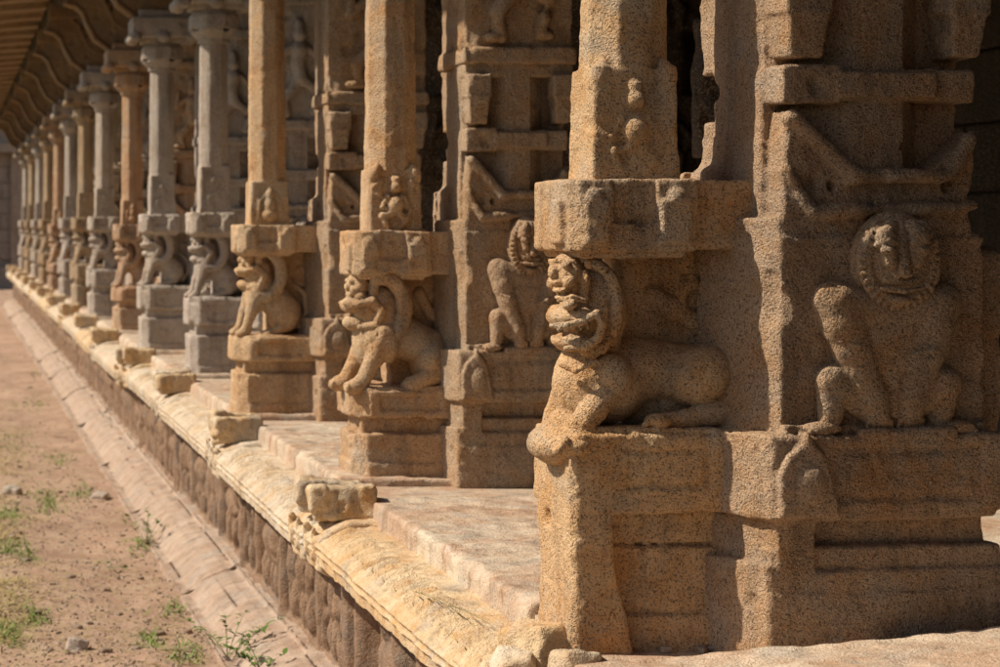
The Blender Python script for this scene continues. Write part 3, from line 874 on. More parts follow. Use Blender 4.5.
CORN = [(1.60, .66), (1.45, .672), (1.33, .655), (1.292, .662), (1.290, .70), (1.290, .738), (1.305, .754), (1.33, .767), (1.37, .784), (1.43, .797), (1.50, .80), (1.60, .80)]
MOLD = [(1.60, .20), (1.46, .190), (1.405, .186), (1.398, .168), (1.35, .162), (1.29, .140), (1.235, .102), (1.195, .055), (1.180, .040), (1.135, .036), (1.128, .0), (1.125, -.08)]
FRZ = [(1.445, .16), (1.445, .70)]
def frieze_height(Y, Z, y0, y1, seed):
    """height field: pilasters and a procession of animals and figures"""
    r = random.Random(seed)
    Hh = np.zeros_like(Y)
    def pil(c, w, d):
        nonlocal Hh
        Hh = np.maximum(Hh, d / (1 + np.exp((np.abs(Y - c) - w) / .0035)))
    Yw = Y + .022 * pnoise(Y * 0 + 3, Y, Z, .12, seed + 3) + .012 * pnoise(Y * 0 + 3, Y, Z, .05, seed + 4)
    Zw = Z + .03 * pnoise(Y * 0 + 9, Y, Z, .14, seed + 5)
    def blob(c, z, ry, rz, d, rot=0):
        nonlocal Hh
        a, b = Yw - c, Zw - z
        a, b = a * math.cos(rot) + b * math.sin(rot), -a * math.sin(rot) + b * math.cos(rot)
        q = 1 - (a / ry) ** 2 - (b / rz) ** 2
        Hh = np.maximum(Hh, .95 * d * np.maximum(q, 0) ** .5)
    y = y0 + .05
    while y < y1:
        pil(y, r.uniform(.03, .055), r.uniform(.05, .075))
        w = r.uniform(.5, 1.0)
        c = y + w * .5
        kind = r.choice(['elephant', 'figures', 'figures', 'horse'])
        if kind == 'elephant':
            blob(c, .44, .21, .13, .075); blob(c - .18, .47, .10, .11, .08)
            blob(c - .26, .35, .035, .14, .065, .15); blob(c - .14, .47, .05, .08, .095)
            for q in (-.15, -.06, .07, .16): blob(c + q, .28, .042, .11, .065)
            blob(c, .6, .06, .07, .06)
        elif kind == 'horse':
            blob(c, .42, .17, .085, .07); blob(c - .17, .52, .06, .12, .07, -.4); blob(c - .23, .57, .08, .045, .075)
            for q, a in ((-.15, .3), (-.09, -.2), (.1, .25), (.15, -.1)): blob(c + q, .28, .03, .13, .06, a)
            blob(c + .02, .55, .05, .1, .07); blob(c + .02, .64, .035, .04, .07)
        else:
            for q in (-.2, .0, .2):
                q += r.uniform(-.03, .03)
                blob(c + q, .44, .06, .13, .075); blob(c + q, .59, .04, .05, .08)
                blob(c + q - .035, .28, .032, .12, .06, .15); blob(c + q + .04, .28, .032, .12, .06, -.15)
                blob(c + q - .07, .45, .022, .1, .06, .4); blob(c + q + .07, .48, .022, .1, .06, -.4)
        y += w
    pil(y1 - .03, .05, .07)
    Hh = np.maximum(Hh, .05 / (1 + np.exp((.215 - Z) / -.004) ) * 0 + .05 / (1 + np.exp((Z - .205) / .005)))
    Hh = np.maximum(Hh, .045 / (1 + np.exp((.645 - Z) / .005)))
    return Hh

def corn_disp(sd, near):
    def f(X, Y, Z, T):
        pet = np.clip((T - .415) / .02, 0, 1) * np.clip((.545 - T) / .03, 0, 1)
        d = .034 * pet * (np.sqrt(np.abs(np.sin(Y * math.pi / .088 + .25 * pnoise(X, Y, Z, .3, sd)))) - .75)
        wear = np.clip(1.05 + .9 * pnoise(X * 0, Y, Z * 0, .5, sd + 4), .1, 1)
        d = d * wear - wear * (.012 * np.exp(-((T - .378) / .006) ** 2) + .011 * np.exp(-((T - .352) / .006) ** 2))
        return d + .005 * pnoise(X, Y, Z, .30, sd) + .0035 * pnoise(X, Y, Z, .07, sd + 1) + (.0035 * pnoise(X, Y, Z, .028, sd + 2) if near else 0)
    return f
def mold_disp(sd):
    def f(X, Y, Z, T):
        d = .016 * pnoise(X, Y, Z, .5, sd) + .008 * pnoise(X, Y, Z, .17, sd + 1) + .006 * pnoise(X, Y, Z, .06, sd + 2)
        low = np.clip((.07 - Z) / .04, 0, 1)
        d = d + low * .012 * pnoise(X, Y, Z, .09, sd + 3)
        return d
    return f

knob_me = []
for s_ in range(3):
    v = Vol((-.16, -.12, -.09), (.16, .12, .09), .007)
    v.box(-.11, .12, -.062, .062, -.08, .045, .030)
    v.box(-.125, -.05, -.070, .070, -.05, .05, .030)
    v.noise(.004, .07, 40 + s_).noise(.006, .03, 60 + s_).noise(.003, .014, 80 + s_)
    knob_me.append(v.mesh())
endblock_me = []
for s_ in range(3):
    v = Vol((-.08, -.20, -.24), (.22, .20, .06), .0085)
    v.poly([(.20, -.20), (.01, -.20), (-.02, -.18), (-.025, -.075), (-.01, -.06), (.03, -.04), (.09, -.012), (.20, -.005)], -.16, .16, .012)
    for cy_ in (-.085, .085):
        for q in np.linspace(0, 6.5, 22):
            rr_ = .012 + .0075 * q
            v.ell((-.024, cy_ + rr_ * math.cos(q + s_), -.10 + rr_ * math.sin(q + s_)), (.014, .012, .012), .004)
    v.noise(.006, .07, 140 + s_).noise(.005, .03, 160 + s_).noise(.003, .015, 180 + s_)
    endblock_me.append(v.mesh())

for i in range(len(JT) - 1):
    y0, y1 = JT[i], JT[i + 1]
    near = i < 4
    step = (.011 if i < 2 else .017) if near else (.03 if i < 7 else .06)
    ny = int((y1 - y0) / step)
    cm = M['cornice_gold'] if i in (0, 5, 8) else M['cornice']
    dx = rnd.uniform(-.018, .018) if i else 0
    # cornice stone
    G = closed_strip(profile_strip(CORN, y0 + .012, y1 - .012, ny, corn_disp(200 + i * 5 % 17, near), 190 if i < 3 else 60))
    o = link('cornice_stone', grid_mesh(G, True, True), cm, plat, (dx, 0, rnd.uniform(-.008, .008) if i else 0))
    for e, yy in ((0, y0 + .16), (1, y1 - .16)):
        if i == 0 and e == 0: continue
        b = link('end_block', endblock_me[(i + e) % 3], cm, o, (1.312, yy, .822))
        b.scale = (1, .85, 1)
        kb = link('end_knob', knob_me[(i * 2 + e) % 3], cm, o, (1.405, yy + (.03 if e else -.03), .880))
        kb.rotation_euler = (rnd.uniform(-.1, .1), rnd.uniform(-.1, .1), rnd.uniform(-.15, .15))
        if e == 1 : kb.material_slots[0].link = 'OBJECT'; kb.material_slots[0].material = M['cornice_gold']
    # frieze panel
    nz = 70 if near else 30
    ys = np.linspace(y0 - (.5 if i == 0 else .004), y1 + .004, int((y1 - y0) / (.011 if near else .03))); zs = np.linspace(.15, .70, nz)
    Yg, Zg = np.meshgrid(ys, zs, indexing='ij')
    Hh = frieze_height(Yg, Zg, y0, y1, 50 + i)
    Hh = Hh + .008 * pnoise(Yg * 0 + 1, Yg, Zg, .09, 31) + .005 * pnoise(Yg * 0 + 1, Yg, Zg, .035, 32)
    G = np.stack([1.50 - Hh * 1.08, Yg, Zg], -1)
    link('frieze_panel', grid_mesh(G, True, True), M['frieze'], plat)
    # base moulding
    ny = int((y1 - y0) / (.016 if near else .05))
    G = closed_strip(profile_strip(MOLD[::-1], y0 + .006, y1 - .006, ny, mold_disp(300 + i * 7 % 13), 60 if near else 30))
    link('base_moulding', grid_mesh(G, True, False), M['mould'], plat, (rnd.uniform(-.008, .008), 0, rnd.uniform(-.006, .006)))
    # paving slab on top of the edge
    ya, yb = (y0 + (.55 if i == 0 else .5), y1 - .05)
    hh = .011 if i < 2 else (.016 if i < 4 else .03)
    v = Vol((1.46, ya - .02, .76), (2.35, yb + .02, .90), hh)
    v.box(1.50, 2.6, ya, yb, .76, .877, .014)
    for q in range(10):
        v.ell((1.492, rnd.uniform(ya, yb), .88), (rnd.uniform(.012, .035), rnd.uniform(.03, .12), rnd.uniform(.012, .03)), .01, True)
    v.noise(.006, .16, 800 + i).noise(.006, .06, 820 + i)
    if hh < .02: v.noise(.004, .03, 840 + i)
    link('paving_slab', v.mesh(), M['slab'], plat)
# core of the platform and its end
def box_mesh(x0, x1, y0, y1, z0, z1):
    V = [(x, y, z) for x in (x0, x1) for y in (y0, y1) for z in (z0, z1)]
    return mesh_from(V, [(0, 1, 3, 2), (4, 6, 7, 5), (0, 4, 5, 1), (2, 3, 7, 6), (0, 2, 6, 4), (1, 5, 7, 3)], False)
link('platform_core', box_mesh(1.52, 6.6, 4.7, 49.55, -.1, .845), M['slab'], plat)
link('unseen_dark_paving', box_mesh(1.45, 6.6, -13, 4.69, -.1, .862), M['dark'], plat)  # unseen near floor, given the dark tone to cut bounce light
# near paving: rises slightly to the right, in front of the first pier
xs = np.linspace(1.36, 4.2, 220); ys = np.linspace(4.55, 5.06, 60)
Xg, Yg = np.meshgrid(xs, ys, indexing='ij')
Zg = .872 + .085 * np.clip((Xg - 1.62) / .85, 0, 1.3) * np.clip((5.10 - Yg) / .10 , 0, 1) + .010 * pnoise(Xg, Yg, Xg * 0, .3, 71) + .006 * pnoise(Xg, Yg, Xg * 0, .09, 72) + .004 * pnoise(Xg, Yg, Xg * 0, .035, 73)
edge = np.clip((Xg - 1.39 - .03 * pnoise(Yg * 0, Yg, Yg * 0, .12, 75)) / .03, 0, 1)
Zg = np.where(edge < 1, Zg - .16 * (1 - edge) ** 2, Zg)
edge = np.clip((5.05 + .02 * pnoise(Xg, Yg * 0, Yg * 0, .15, 76) - Yg) / .02, 0, 1)
Zg = Zg - .05 * (1 - edge)
link('paving_slab', grid_mesh(np.stack([Xg, Yg, Zg], -1)), M['slab'], plat)

# ------------------------------------------------------------------ loose stones
def rock_mesh(rx, ry, rz, seed, h=.007, sharp=.5):
    v = Vol((-rx * 1.3, -ry * 1.3, -rz * 1.3), (rx * 1.3, ry * 1.3, rz * 1.3), h)
    v.box(-rx, rx, -ry, ry, -rz, rz, min(rx, ry, rz) * sharp)
    rr = random.Random(seed)
    for q in range(5):
        n = (rr.uniform(-1, 1), rr.uniform(-1, 1), rr.uniform(-.6, 1))
        l = math.sqrt(sum(a * a for a in n))
        dist = (abs(n[0]) * rx + abs(n[1]) * ry + abs(n[2]) * rz) / l * .72
        v.plane_cut(n, tuple(a / l * dist for a in n), .006)
    m_ = min(rx, ry, rz)
    v.noise(.16 * m_, m_ * 1.0, seed).noise(.09 * m_, m_ * .45, seed + 1)
    if h < .01: v.noise(.04 * m_, max(.012, m_ * .2), seed + 2)
    return v.mesh()
def W(px, py, z):
    Y = 2200 * (EYE - z) / (py - 224); return ((px + 50) * Y / 2200, Y, z)
RUB = [
    ((1.405, 5.27, .835), (.060, .085, .062), .35, 'rough broken stone chunk lying at the foot of the largest pier', 'cornice_gold'),
    ((1.335, 5.20, .79), (.055, .07, .06), -.3, 'rounded buff stone below the rough chunk beside the largest pier', 'cornice'),
    ((1.425, 5.03, .835), (.055, .075, .05), .1, 'worn block at the corner of the near paving, nearest the bottom edge', 'cornice'),
    ((1.43, 5.40, .83), (.045, .06, .05), .6, 'small tan stone tucked between the pier foot and the golden cornice', 'cornice_gold'),
]
for j, (c, r_, rz, lab, mt) in enumerate(RUB):
    o = link('broken_stone', rock_mesh(*r_, 900 + j * 7), M[mt], None, c)
    o.rotation_euler = (rnd.uniform(-.15, .15), rnd.uniform(-.15, .15), rz)
    tag(o, lab, 'stone')
chip = [rock_mesh(.018, .014, .010, 950 + j, .0035, .5) for j in range(4)]
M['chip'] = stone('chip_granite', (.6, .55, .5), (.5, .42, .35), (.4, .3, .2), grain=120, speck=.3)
for j in range(9):
    x = rnd.uniform(1.64, 1.86); y = rnd.uniform(5.19, 5.27)
    o = link('stone_chip', chip[j % 4], M['chip'], None, (x, y, .853 + .0)); s = rnd.uniform(.35, .9); o.scale = (s, s, s)
    o.rotation_euler = (0, 0, rnd.uniform(0, 6)); tag(o, 'small pale stone chip in the recess below the largest lion pedestal', 'stone', 'stone chips at the foot of the largest pier')

# ------------------------------------------------------------------ ground
def ground_mat():
    m, nt = nodes('dirt'); t = NT(nt)
    g = t.n('ShaderNodeNewGeometry'); vec = g.outputs['Position']
    a = t.noise(vec, .9, 5, .6); b = t.noise(vec, 5.5, 6, .7, .3); c_ = t.noise(vec, 28, 5, .7); d_ = t.noise(vec, 95, 3, .7)
    c = t.mix(t.ramp(a, [(.35, (0, 0, 0)), (.65, (1, 1, 1))]), (.34, .215, .15), (.50, .335, .24))
    c = t.mix(t.math('MULTIPLY', t.ramp(b, [(.42, (0, 0, 0)), (.66, (1, 1, 1))]), .7), c, (.50, .38, .27))
    c = t.mix(t.math('MULTIPLY', t.ramp(c_, [(.30, (1, 1, 1)), (.45, (0, 0, 0))]), .55), c, (.14, .085, .055))
    c = t.mix(t.math('MULTIPLY', t.ramp(d_, [(.60, (0, 0, 0)), (.70, (1, 1, 1))]), .4), c, (.5, .42, .33))
    # straw-coloured dry strip away from the wall
    sx = t.n('ShaderNodeSeparateXYZ'); t.l(vec, sx.inputs[0])
    mr = t.n('ShaderNodeMapRange'); mr.inputs['From Min'].default_value = .62; mr.inputs['From Max'].default_value = .25
    t.l(sx.outputs['X'], mr.inputs[0])
    f = t.math('MULTIPLY', mr.outputs[0], t.ramp(b, [(.38, (0, 0, 0)), (.6, (1, 1, 1))]))
    c = t.mix(t.math('MULTIPLY', f, .4), c, (.50, .40, .24))
    mg = t.n('ShaderNodeMapRange'); mg.inputs['From Min'].default_value = .05; mg.inputs['From Max'].default_value = -1.2
    t.l(sx.outputs['X'], mg.inputs[0])
    gcol = t.mix(c_, (.045, .060, .018), (.10, .10, .04))  # dark grass tone added on out-of-view ground to cut bounce light
    c = t.mix(t.math('MULTIPLY', mg.outputs[0], .93), c, gcol)
    n = t.bump(b, .06, .5); n = t.bump(c_, .02, .7, n); n = t.bump(d_, .006, .7, n)
    t.finish(c, n, .95, .15)
    return m
M['dirt'] = ground_mat()
def gz(X, Y):
    return .010 + .035 * pnoise(X, Y, np.asarray(X) * 0, 1.1, 61) * np.clip((1.2 - np.asarray(X)) / .5, .1, 1) + .016 * pnoise(X, Y, np.asarray(X) * 0, .3, 62) + .010 * pnoise(X, Y, np.asarray(X) * 0, .1, 63)
xs = np.r_[np.linspace(-300, -6, 14), np.linspace(-5, -.3, 30), np.linspace(-.25, 1.7, 110), np.linspace(2, 7, 6), np.linspace(10, 300, 12)]
ys = np.r_[np.linspace(-300, -4, 14), np.linspace(-3, 5.6, 50), 5.6 + np.cumsum(np.linspace(.02, .12, 420)), np.linspace(37, 120, 40), np.linspace(130, 500, 10)]
Xg, Yg = np.meshgrid(xs, ys, indexing='ij')
tag(link('ground', grid_mesh(np.stack([Xg, Yg, gz(Xg, Yg)], -1)), M['dirt']), kind='structure')

# fine gravel, too small and many to count
def gravel(n):
    V = []; Q = []
    base = [(-1, -1, -.4), (1, -1, -.4), (1, 1, -.4), (-1, 1, -.4), (-.6, -.6, .7), (.7, -.5, .6), (.5, .6, .8), (-.6, .5, .6)]
    F = [(0, 1, 5, 4), (1, 2, 6, 5), (2, 3, 7, 6), (3, 0, 4, 7), (4, 5, 6, 7)]
    for _ in range(n):
        px = rnd.uniform(-5, 230); py = rnd.uniform(320, 690)
        Y = 2200 * EYE / (py - 224); x = (px + 50) * Y / 2200
        if x > 1.13 + .03 * rnd.random(): continue
        s_ = rnd.choice([.003, .004, .005, .007, .010]); a = rnd.uniform(0, 6.28); b = len(V)
        z = float(gz(np.array([x]), np.array([Y]))[0])
        for v_ in base:
            q = [c_ * s_ * rnd.uniform(.7, 1.2) for c_ in v_]
            V.append((x + q[0] * math.cos(a) - q[1] * math.sin(a), Y + q[0] * math.sin(a) + q[1] * math.cos(a), z + q[2] * .8 + s_ * .2))
        Q += [tuple(b + i_ for i_ in f) for f in F]
    return mesh_from(V, Q, False)
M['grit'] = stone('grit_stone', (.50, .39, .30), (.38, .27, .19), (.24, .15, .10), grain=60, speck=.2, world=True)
tag(link('gravel', gravel(5500), M['grit']), 'fine loose grit scattered over the bare dirt', 'gravel', kind='stuff')

# dirt pebbles
peb = [rock_mesh(.03, .024, .018, 970 + j, .005, .6) for j in range(4)]
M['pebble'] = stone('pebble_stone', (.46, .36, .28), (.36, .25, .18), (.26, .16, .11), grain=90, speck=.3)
for j in range(230):
    px = rnd.uniform(10, 225); py = rnd.uniform(345, 660)
    x, y, z = W(px, py, .012)
    if x > 1.08: continue
    o = link('pebble', peb[j % 4], M['pebble'], None, (x, y, float(gz(np.array([x]), np.array([y]))[0]) + .002))
    s = rnd.choice([.2, .25, .3, .3, .35, .4, .5, .6, .9]); o.scale = (s, s, s); o.rotation_euler = (0, 0, rnd.uniform(0, 6))
    tag(o, 'small loose pebble lying on the bare dirt strip beside the platform', 'pebble', 'pebbles scattered on the dirt')
for (px, py, r_, lab) in [(77, 646, (.055, .045, .035), 'fist-sized grey angular rock on the dirt near the bottom left corner'),
                          (100, 496, (.05, .05, .025), 'flat dark stone on the dirt beside the moulding edge, far from the grey rock'),
                          (12, 492, (.07, .05, .04), 'dark grey stone on the dirt at the left edge, beside a green tuft')]:
    x, y, z = W(px, py, .02)
    o = link('rock', rock_mesh(*r_, 990 + px, .006, .35), M['grey'], None, (x, y, float(gz(np.array([x]), np.array([y]))[0]) + r_[2] * .5))
    o.rotation_euler = (.2, .1, px); tag(o, lab, 'rock')

# ------------------------------------------------------------------ vegetation
def leaf_mat(name, a, b):
    m, nt = nodes(name); t = NT(nt)
    g = t.n('ShaderNodeNewGeometry')
    c = t.mix(t.ramp(t.noise(g.outputs['Position'], 30, 3), [(.35, (0, 0, 0)), (.65, (1, 1, 1))]), a, b)
    bs = t.finish(c, None, .6, .3)
    return m
M['leaf'] = leaf_mat('weed_leaf', (.07, .14, .02), (.14, .22, .04))
M['straw'] = leaf_mat('straw', (.50, .39, .18), (.36, .30, .12))
M['grass'] = leaf_mat('fresh_grass', (.13, .20, .04), (.24, .30, .08))
M['stem'] = leaf_mat('weed_stem', (.12, .16, .05), (.2, .18, .07))
class Blades:
    def __init__(s): s.V = []; s.Q = []
    def blade(s, p, d, length, w, droop, n=4):
        p = np.array(p, float); d = np.array(d, float); d /= np.linalg.norm(d)
        side = np.cross(d, (0, 0, 1)); side = side / (np.linalg.norm(side) + 1e-6)
        b = len(s.V)
        for i in range(n + 1):
            t = i / n
            q = p + d * length * t + np.array((0, 0, -droop * length * t * t))
            ww = w * (1 - t * .92) / 2
            s.V += [tuple(q - side * ww), tuple(q + side * ww)]
        for i in range(n): s.Q.append((b + 2 * i, b + 2 * i + 1, b + 2 * i + 3, b + 2 * i + 2))
    def leaf(s, p, d, up, L, w):
        p = np.array(p, float); d = np.array(d, float); d /= np.linalg.norm(d)
        side = np.cross(d, up); side /= (np.linalg.norm(side) + 1e-6); nrm = np.cross(side, d)
        b = len(s.V)
        for t, ww, dz in ((0, .12, 0), (.3, .9, .06), (.6, .8, .04), (1, .05, -.1)):
            s.V += [tuple(p + d * L * t - side * w * ww / 2 + nrm * L * dz), tuple(p + d * L * t + side * w * ww / 2 + nrm * L * dz)]
        for i in range(3): s.Q.append((b + 2 * i, b + 2 * i + 1, b + 2 * i + 3, b + 2 * i + 2))
    def mesh(s): return mesh_from(s.V, s.Q)
B = Blades(); G2 = Blades()
def gzz(x, y): return float(gz(np.array([x]), np.array([y]))[0])
for j in range(5200):
    px = abs(rnd.gauss(0, 26)) - 8; py = rnd.uniform(395, 690)
    if px < -12: continue
    x, y, z = W(px, py, .01)
    if pnoise(np.array([x]), np.array([y]), np.array([0.]), .35, 66)[0] < -.05: continue
    a = rnd.uniform(0, 6.28)
    B.blade((x, y, gzz(x, y) - .003), (math.cos(a), math.sin(a), rnd.uniform(.1, .7)), rnd.uniform(.05, .16), rnd.uniform(.004, .009), rnd.uniform(.2, .5), 3)
for j in range(2200):
    px = rnd.uniform(10, 225); py = rnd.uniform(370, 667)
    x, y, z = W(px, py, .01)
    if x > 1.1: continue
    a = rnd.uniform(0, 6.28)
    B.blade((x, y, gzz(x, y) + .002), (math.cos(a), math.sin(a), rnd.uniform(.0, .12)), rnd.uniform(.05, .16), rnd.uniform(.004, .007), .1, 2)
tag(link('dry_grass', B.mesh(), M['straw']), 'sparse dry straw-coloured grass scattered along the left side of the dirt', 'grass', kind='stuff')
for cx_, cy_, n, sp in [(48, 500, 90, 10), (12, 440, 60, 12), (10, 512, 70, 10), (8, 545, 60, 8), (60, 460, 40, 8), (80, 493, 40, 7), (28, 553, 30, 6), (35, 402, 40, 8), (145, 545, 60, 9), (185, 655, 40, 10), (150, 640, 30, 8), (35, 615, 40, 7), (5, 630, 80, 8), (175, 610, 30, 9), (300, 655, 0, 1), (40, 372, 30, 6)]:
    for j in range(int(n * 3.2)):
        px = rnd.gauss(cx_, sp); py = rnd.gauss(cy_, sp * .6)
        x, y, z = W(px, py, .01)
        a = rnd.uniform(0, 6.28)
        G2.blade((x, y, gzz(x, y) - .002), (math.cos(a), math.sin(a), rnd.uniform(.3, 1.4)), rnd.uniform(.035, .10), rnd.uniform(.006, .011), rnd.uniform(.2, .6), 3)
tag(link('green_grass', G2.mesh(), M['grass']), 'thin patches of short green grass sprouting from the dirt', 'grass', kind='stuff')

def weed(loc, hgt, nst, spread, lab, leafy=1.0, seed=1):
    r = random.Random(seed)
    t = thing('weed', lab, 'plant', loc)
    S = Blades(); Lf = Blades()
    for s_ in range(nst):
        a = r.uniform(0, 6.28); d = np.array((math.cos(a) * spread, math.sin(a) * spread, 1.0)); d /= np.linalg.norm(d)
        L = hgt * r.uniform(.6, 1.1)
        for rot in (0, 1):
            S.blade((0, 0, 0), d + np.array((.001 * rot, .002, 0)), L, .006, .25, 5)
        for q in range(int(9 * leafy)):
            f = r.uniform(.25, 1); p = d * L * f + np.array((0, 0, -.25 * L * f * f))
            b = r.uniform(0, 6.28)
            Lf.leaf(p, (math.cos(b), math.sin(b), r.uniform(-.1, .6)), (0, 0, 1), r.uniform(.03, .06), r.uniform(.012, .024))
    link('stem', S.mesh(), M['stem'], t); link('leaves', Lf.mesh(), M['leaf'], t)
    return t
weed((1.16, 9.2, .045), .34, 7, .9, 'leafy green weed growing from the base moulding at the bottom, below the first cornice', 1.3, 3)
weed((1.24, 8.75, .07), .28, 6, 1.0, 'low sprawling weed against the frieze, right of the larger leafy weed', 1.2, 5)
x, y, z = W(147, 545, .02); weed((x, y, .02), .32, 6, .7, 'thin yellow green sapling rising beside the edge of the base moulding', .9, 8)
x, y, z = W(118, 572, .02); weed((x, y, .01), .16, 4, 1.2, 'tiny dark weed lying flat on the dirt, left of the yellow green sapling', .4, 12)
# dry stalks on the near cornice stone
S = Blades()
for pts in [((1.335, 6.35, .80), (.10, -1.0, .10), .62), ((1.36, 6.0, .82), (.25, -1, .05), .30)]:
    S.blade(pts[0], pts[1], pts[2], .005, .12, 8); S.blade(pts[0], np.array(pts[1]) + np.array((.02, 0, .03)), pts[2] * .7, .004, .1, 8)
tag(link('dry_stalk', S.mesh(), M['stem']), 'thin dark green stalks trailing over the golden cornice stone nearest the camera', 'stalk')

# ------------------------------------------------------------------ roof, eave, hall interior
def beam(name, x0, x1, y0, y1, z0, z1, mat, parent=None):
    return link(name, box_mesh(x0, x1, y0, y1, z0, z1), mat, parent)
Z0 = FLOOR
eave = thing('stone_eave', 'ribbed stone eave overhanging the row of piers, seen from below', 'eave', (0, 0, 0))
ys = np.arange(-13.0, 49.5, .05); ts = np.linspace(0, 1, 26)
Yg, Tg = np.meshgrid(ys, ts, indexing='ij')
rib = np.abs(((Yg / 1.15) % 1) - .5) * 2
Xg = 1.20 - .72 * Tg
Zg = Z0 + 3.40 - .03 * Tg - .03 * Tg ** 3 + .13 * np.clip((rib - .40) / .08, 0, 1) + .008 * pnoise(Xg, Yg, Xg, .3, 88)
bot = np.stack([Xg, Yg, Zg], -1)
top = np.stack([Xg, Yg, Zg * 0 + Z0 + 3.62 - .22 * Tg ** 2], -1)
G = np.concatenate([bot, top[:, ::-1], bot[:, :1]], 1)
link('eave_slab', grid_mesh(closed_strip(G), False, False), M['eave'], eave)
# scalloped fillet under the eave
v_ = []
Yg2, Tg2 = np.meshgrid(np.arange(-13.0, 49.5, .04), np.linspace(0, 6.283, 13), indexing='ij')
rr = .085 + .035 * np.sin(Yg2 * 2 * math.pi / .42)
G = np.stack([1.19 + rr * np.cos(Tg2), Yg2, Z0 + 3.37 + rr * np.sin(Tg2)], -1)
link('scalloped_fillet', grid_mesh(G, True, False), M['dark'], eave)
beam('eave_beam', 1.22, 2.4, -13, 49.5, Z0 + 3.345, Z0 + 3.60, M['dark'], eave)
beam('roof_slab', 1.25, 6.6, -13, 49.5, Z0 + 3.61, Z0 + 3.95, M['dark'], eave)

# block-work back wall of the hall
def block_wall(x, y0, y1, z0, z1, seed):
    r = np.random.RandomState(seed)
    V = []; Qd = []
    z = z0
    while z < z1 - .05:
        hh = min(r.uniform(.34, .5), z1 - z); y = y0 - r.uniform(0, .8)
        while y < y1:
            w = r.uniform(.7, 1.4); d = r.uniform(0, .035); b = len(V); g = .006
            for (a, c) in ((0.03, .02), (0, 0)):
                pass
            xa, xb = x - d, x + .06
            V += [(xa + .012, y + g, z + g), (xa + .012, y + w - g, z + g), (xa + .012, y + w - g, z + hh - g), (xa + .012, y + g, z + hh - g),
                  (xa, y + g + .015, z + g + .015), (xa, y + w - g - .015, z + g + .015), (xa, y + w - g - .015, z + hh - g - .015), (xa, y + g + .015, z + hh - g - .015),
                  (xb, y + g, z + g), (xb, y + w - g, z + g), (xb, y + w - g, z + hh - g), (xb, y + g, z + hh - g)]
            Qd += [(b + 4, b + 7, b + 6, b + 5)]
            for i in range(4):
                j = (i + 1) % 4
                Qd += [(b + i, b + 4 + i, b + 4 + j, b + j), (b + 8 + i, b + i, b + j, b + 8 + j)]
            y += w
        z += hh
    return mesh_from(V, Qd, False)
hw = thing('hall_wall', 'dark block-work wall at the back of the pillared hall, seen between the piers', 'wall', (0, 0, 0))
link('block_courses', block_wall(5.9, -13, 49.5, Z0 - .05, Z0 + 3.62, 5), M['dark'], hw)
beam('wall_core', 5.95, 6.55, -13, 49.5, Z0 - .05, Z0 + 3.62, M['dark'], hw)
# inner pillars
v = Vol((-.34, -.34, -.04), (.34, .34, 3.4), .016)
v.box(-.32, .32, -.32, .32, -.04, .28, .02); v.box(-.27, .27, -.27, .27, .25, .9, .012); v.octo(0, 0, .25, .25, .88, 1.3)
v.box(-.27, .27, -.27, .27, 1.28, 1.85, .012); v.octo(0, 0, .24, .24, 1.83, 2.3); v.box(-.27, .27, -.27, .27, 2.28, 2.75, .012)
v.box(-.31, .31, -.31, .31, 2.74, 2.95, .03); v.box(-.25, .25, -.25, .25, 2.9, 3.4, .01)
for zc in (.35, 1.34, 2.32):
    for ax_ in (0, 1):
        def pp(a, z, o=-.28): return (a, o, zc + z) if ax_ == 0 else (o, a, zc + z)
        rx = (lambda a, b, c: (a, b, c) if ax_ == 0 else (b, a, c))
        v.ell(pp(0, .25), rx(.07, .05, .11), .02); v.ell(pp(0, .40), rx(.045, .05, .055), .01)
        v.chain([pp(-.03, .16), pp(-.09, .09), pp(-.05, .01)], [.035, .03, .025], .01)
        v.chain([pp(.03, .16), pp(.08, .1), pp(.07, .01)], [.035, .03, .025], .01)
        v.chain([pp(-.06, .32), pp(-.15, .26), pp(-.12, .38)], [.025, .022, .02], .01)
        v.chain([pp(.06, .32), pp(.14, .24), pp(.10, .16)], [.025, .022, .02], .01)
v.noise(.008, .11, 3).noise(.006, .05, 4)
ip_me = v.mesh()
n_ip = 0
INNER = ['nearest inner pillar in the dark behind the largest pier', 'dim inner pillar with carved figures seen beside the second golden pier']
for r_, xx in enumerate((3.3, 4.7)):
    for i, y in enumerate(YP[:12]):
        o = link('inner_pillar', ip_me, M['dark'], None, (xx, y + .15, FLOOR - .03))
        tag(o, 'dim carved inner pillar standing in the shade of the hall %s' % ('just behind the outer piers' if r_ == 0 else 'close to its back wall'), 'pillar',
            'inner pillars of the front row' if r_ == 0 else 'inner pillars of the back row')

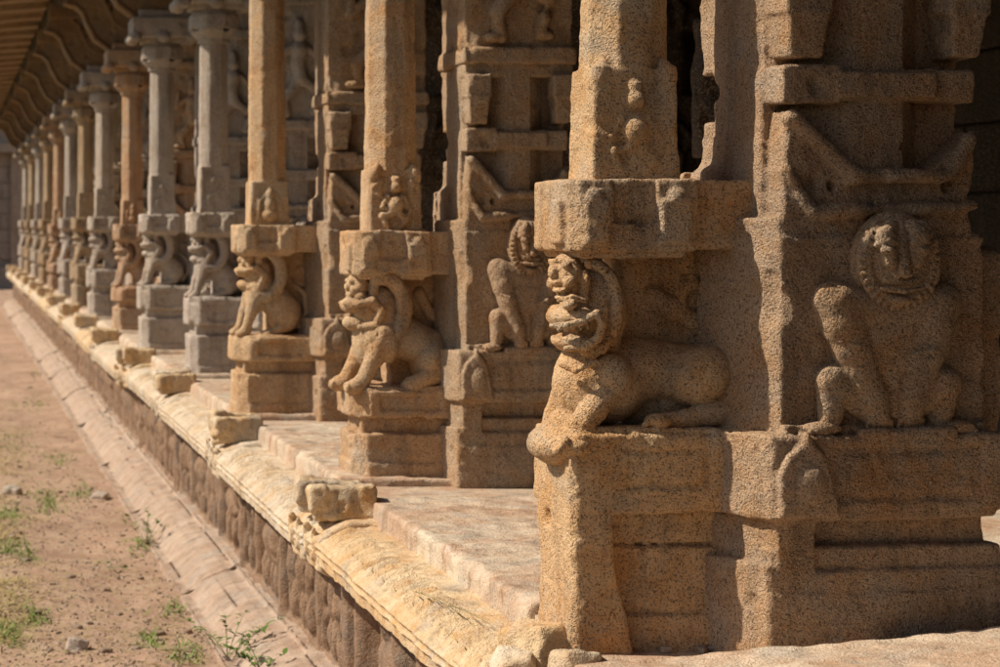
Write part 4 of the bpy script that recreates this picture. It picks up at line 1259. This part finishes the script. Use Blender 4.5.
# distant building at the end of the lane
fb = thing('far_building', 'grey stone building with pilasters closing the far end of the lane', 'building', (0, 63, 0))
link('wall', block_wall(0, -6, 10, 0, 5.2, 9), M['wall'], fb).rotation_euler = (0, 0, 0)
for o in fb.children:
    o.rotation_euler = (0, 0, math.radians(90)); o.location = (4, 0, 0)
beam('wall_core', -7, 11, .08, 1.5, 0, 5.2, M['wall'], fb)
for x in np.arange(-5.6, 9, 1.25):
    v = None
    p = beam('pilaster', x - .16, x + .16, -.18, .1, .6, 3.9, M['wall'], fb)
beam('plinth', -7, 11, -.35, .1, 0, .62, M['wall'], fb)
beam('cornice', -7, 11, -.5, .1, 3.9, 4.15, M['wall'], fb)
beam('parapet', -7, 11, -.1, .1, 5.2, 5.5, M['wall'], fb)

# ------------------------------------------------------------------ light, sky, camera
EL, AZ = 46.0, -7.0      # sun to the left (-x), a touch towards the camera
el, a = math.radians(EL), math.radians(AZ)
S = Vector((-math.cos(el) * math.cos(a), -math.cos(el) * math.sin(a), math.sin(el)))
ld = bpy.data.lights.new('sun', 'SUN'); ld.energy = 5.0; ld.angle = math.radians(.5); ld.color = (1, .875, .71)
lo = bpy.data.objects.new('sun', ld); COL.objects.link(lo); lo.rotation_euler = (-S).to_track_quat('-Z', 'Y').to_euler(); lo.location = (-10, 0, 12)
w = bpy.data.worlds.new('World'); SC.world = w; w.use_nodes = True
nt = w.node_tree; nt.nodes.clear()
sky = nt.nodes.new('ShaderNodeTexSky'); sky.sky_type = 'NISHITA'; sky.sun_disc = False
sky.sun_elevation = el; sky.sun_rotation = math.atan2(S.x, S.y); sky.dust_density = 2.0
bg = nt.nodes.new('ShaderNodeBackground'); bg.inputs[1].default_value = .078
ow = nt.nodes.new('ShaderNodeOutputWorld')
nt.links.new(sky.outputs[0], bg.inputs[0]); nt.links.new(bg.outputs[0], ow.inputs[0])
cd = bpy.data.cameras.new('camera'); co = bpy.data.objects.new('camera', cd); COL.objects.link(co)
co.location = (0, 0, EYE); co.rotation_euler = (math.radians(90), 0, 0)
cd.sensor_width = 36; cd.lens = 36 * 2.2; cd.shift_x = .55; cd.shift_y = -.1095
cd.clip_start = .05; cd.clip_end = 1500
cd.dof.use_dof = True; cd.dof.focus_distance = 5.7; cd.dof.aperture_fstop = cd.lens / 11.5
SC.camera = co
SC.view_settings.view_transform = 'Standard'; SC.view_settings.look = 'None'; SC.view_settings.exposure = 0
SC.cycles.max_bounces = 6; SC.cycles.diffuse_bounces = 4
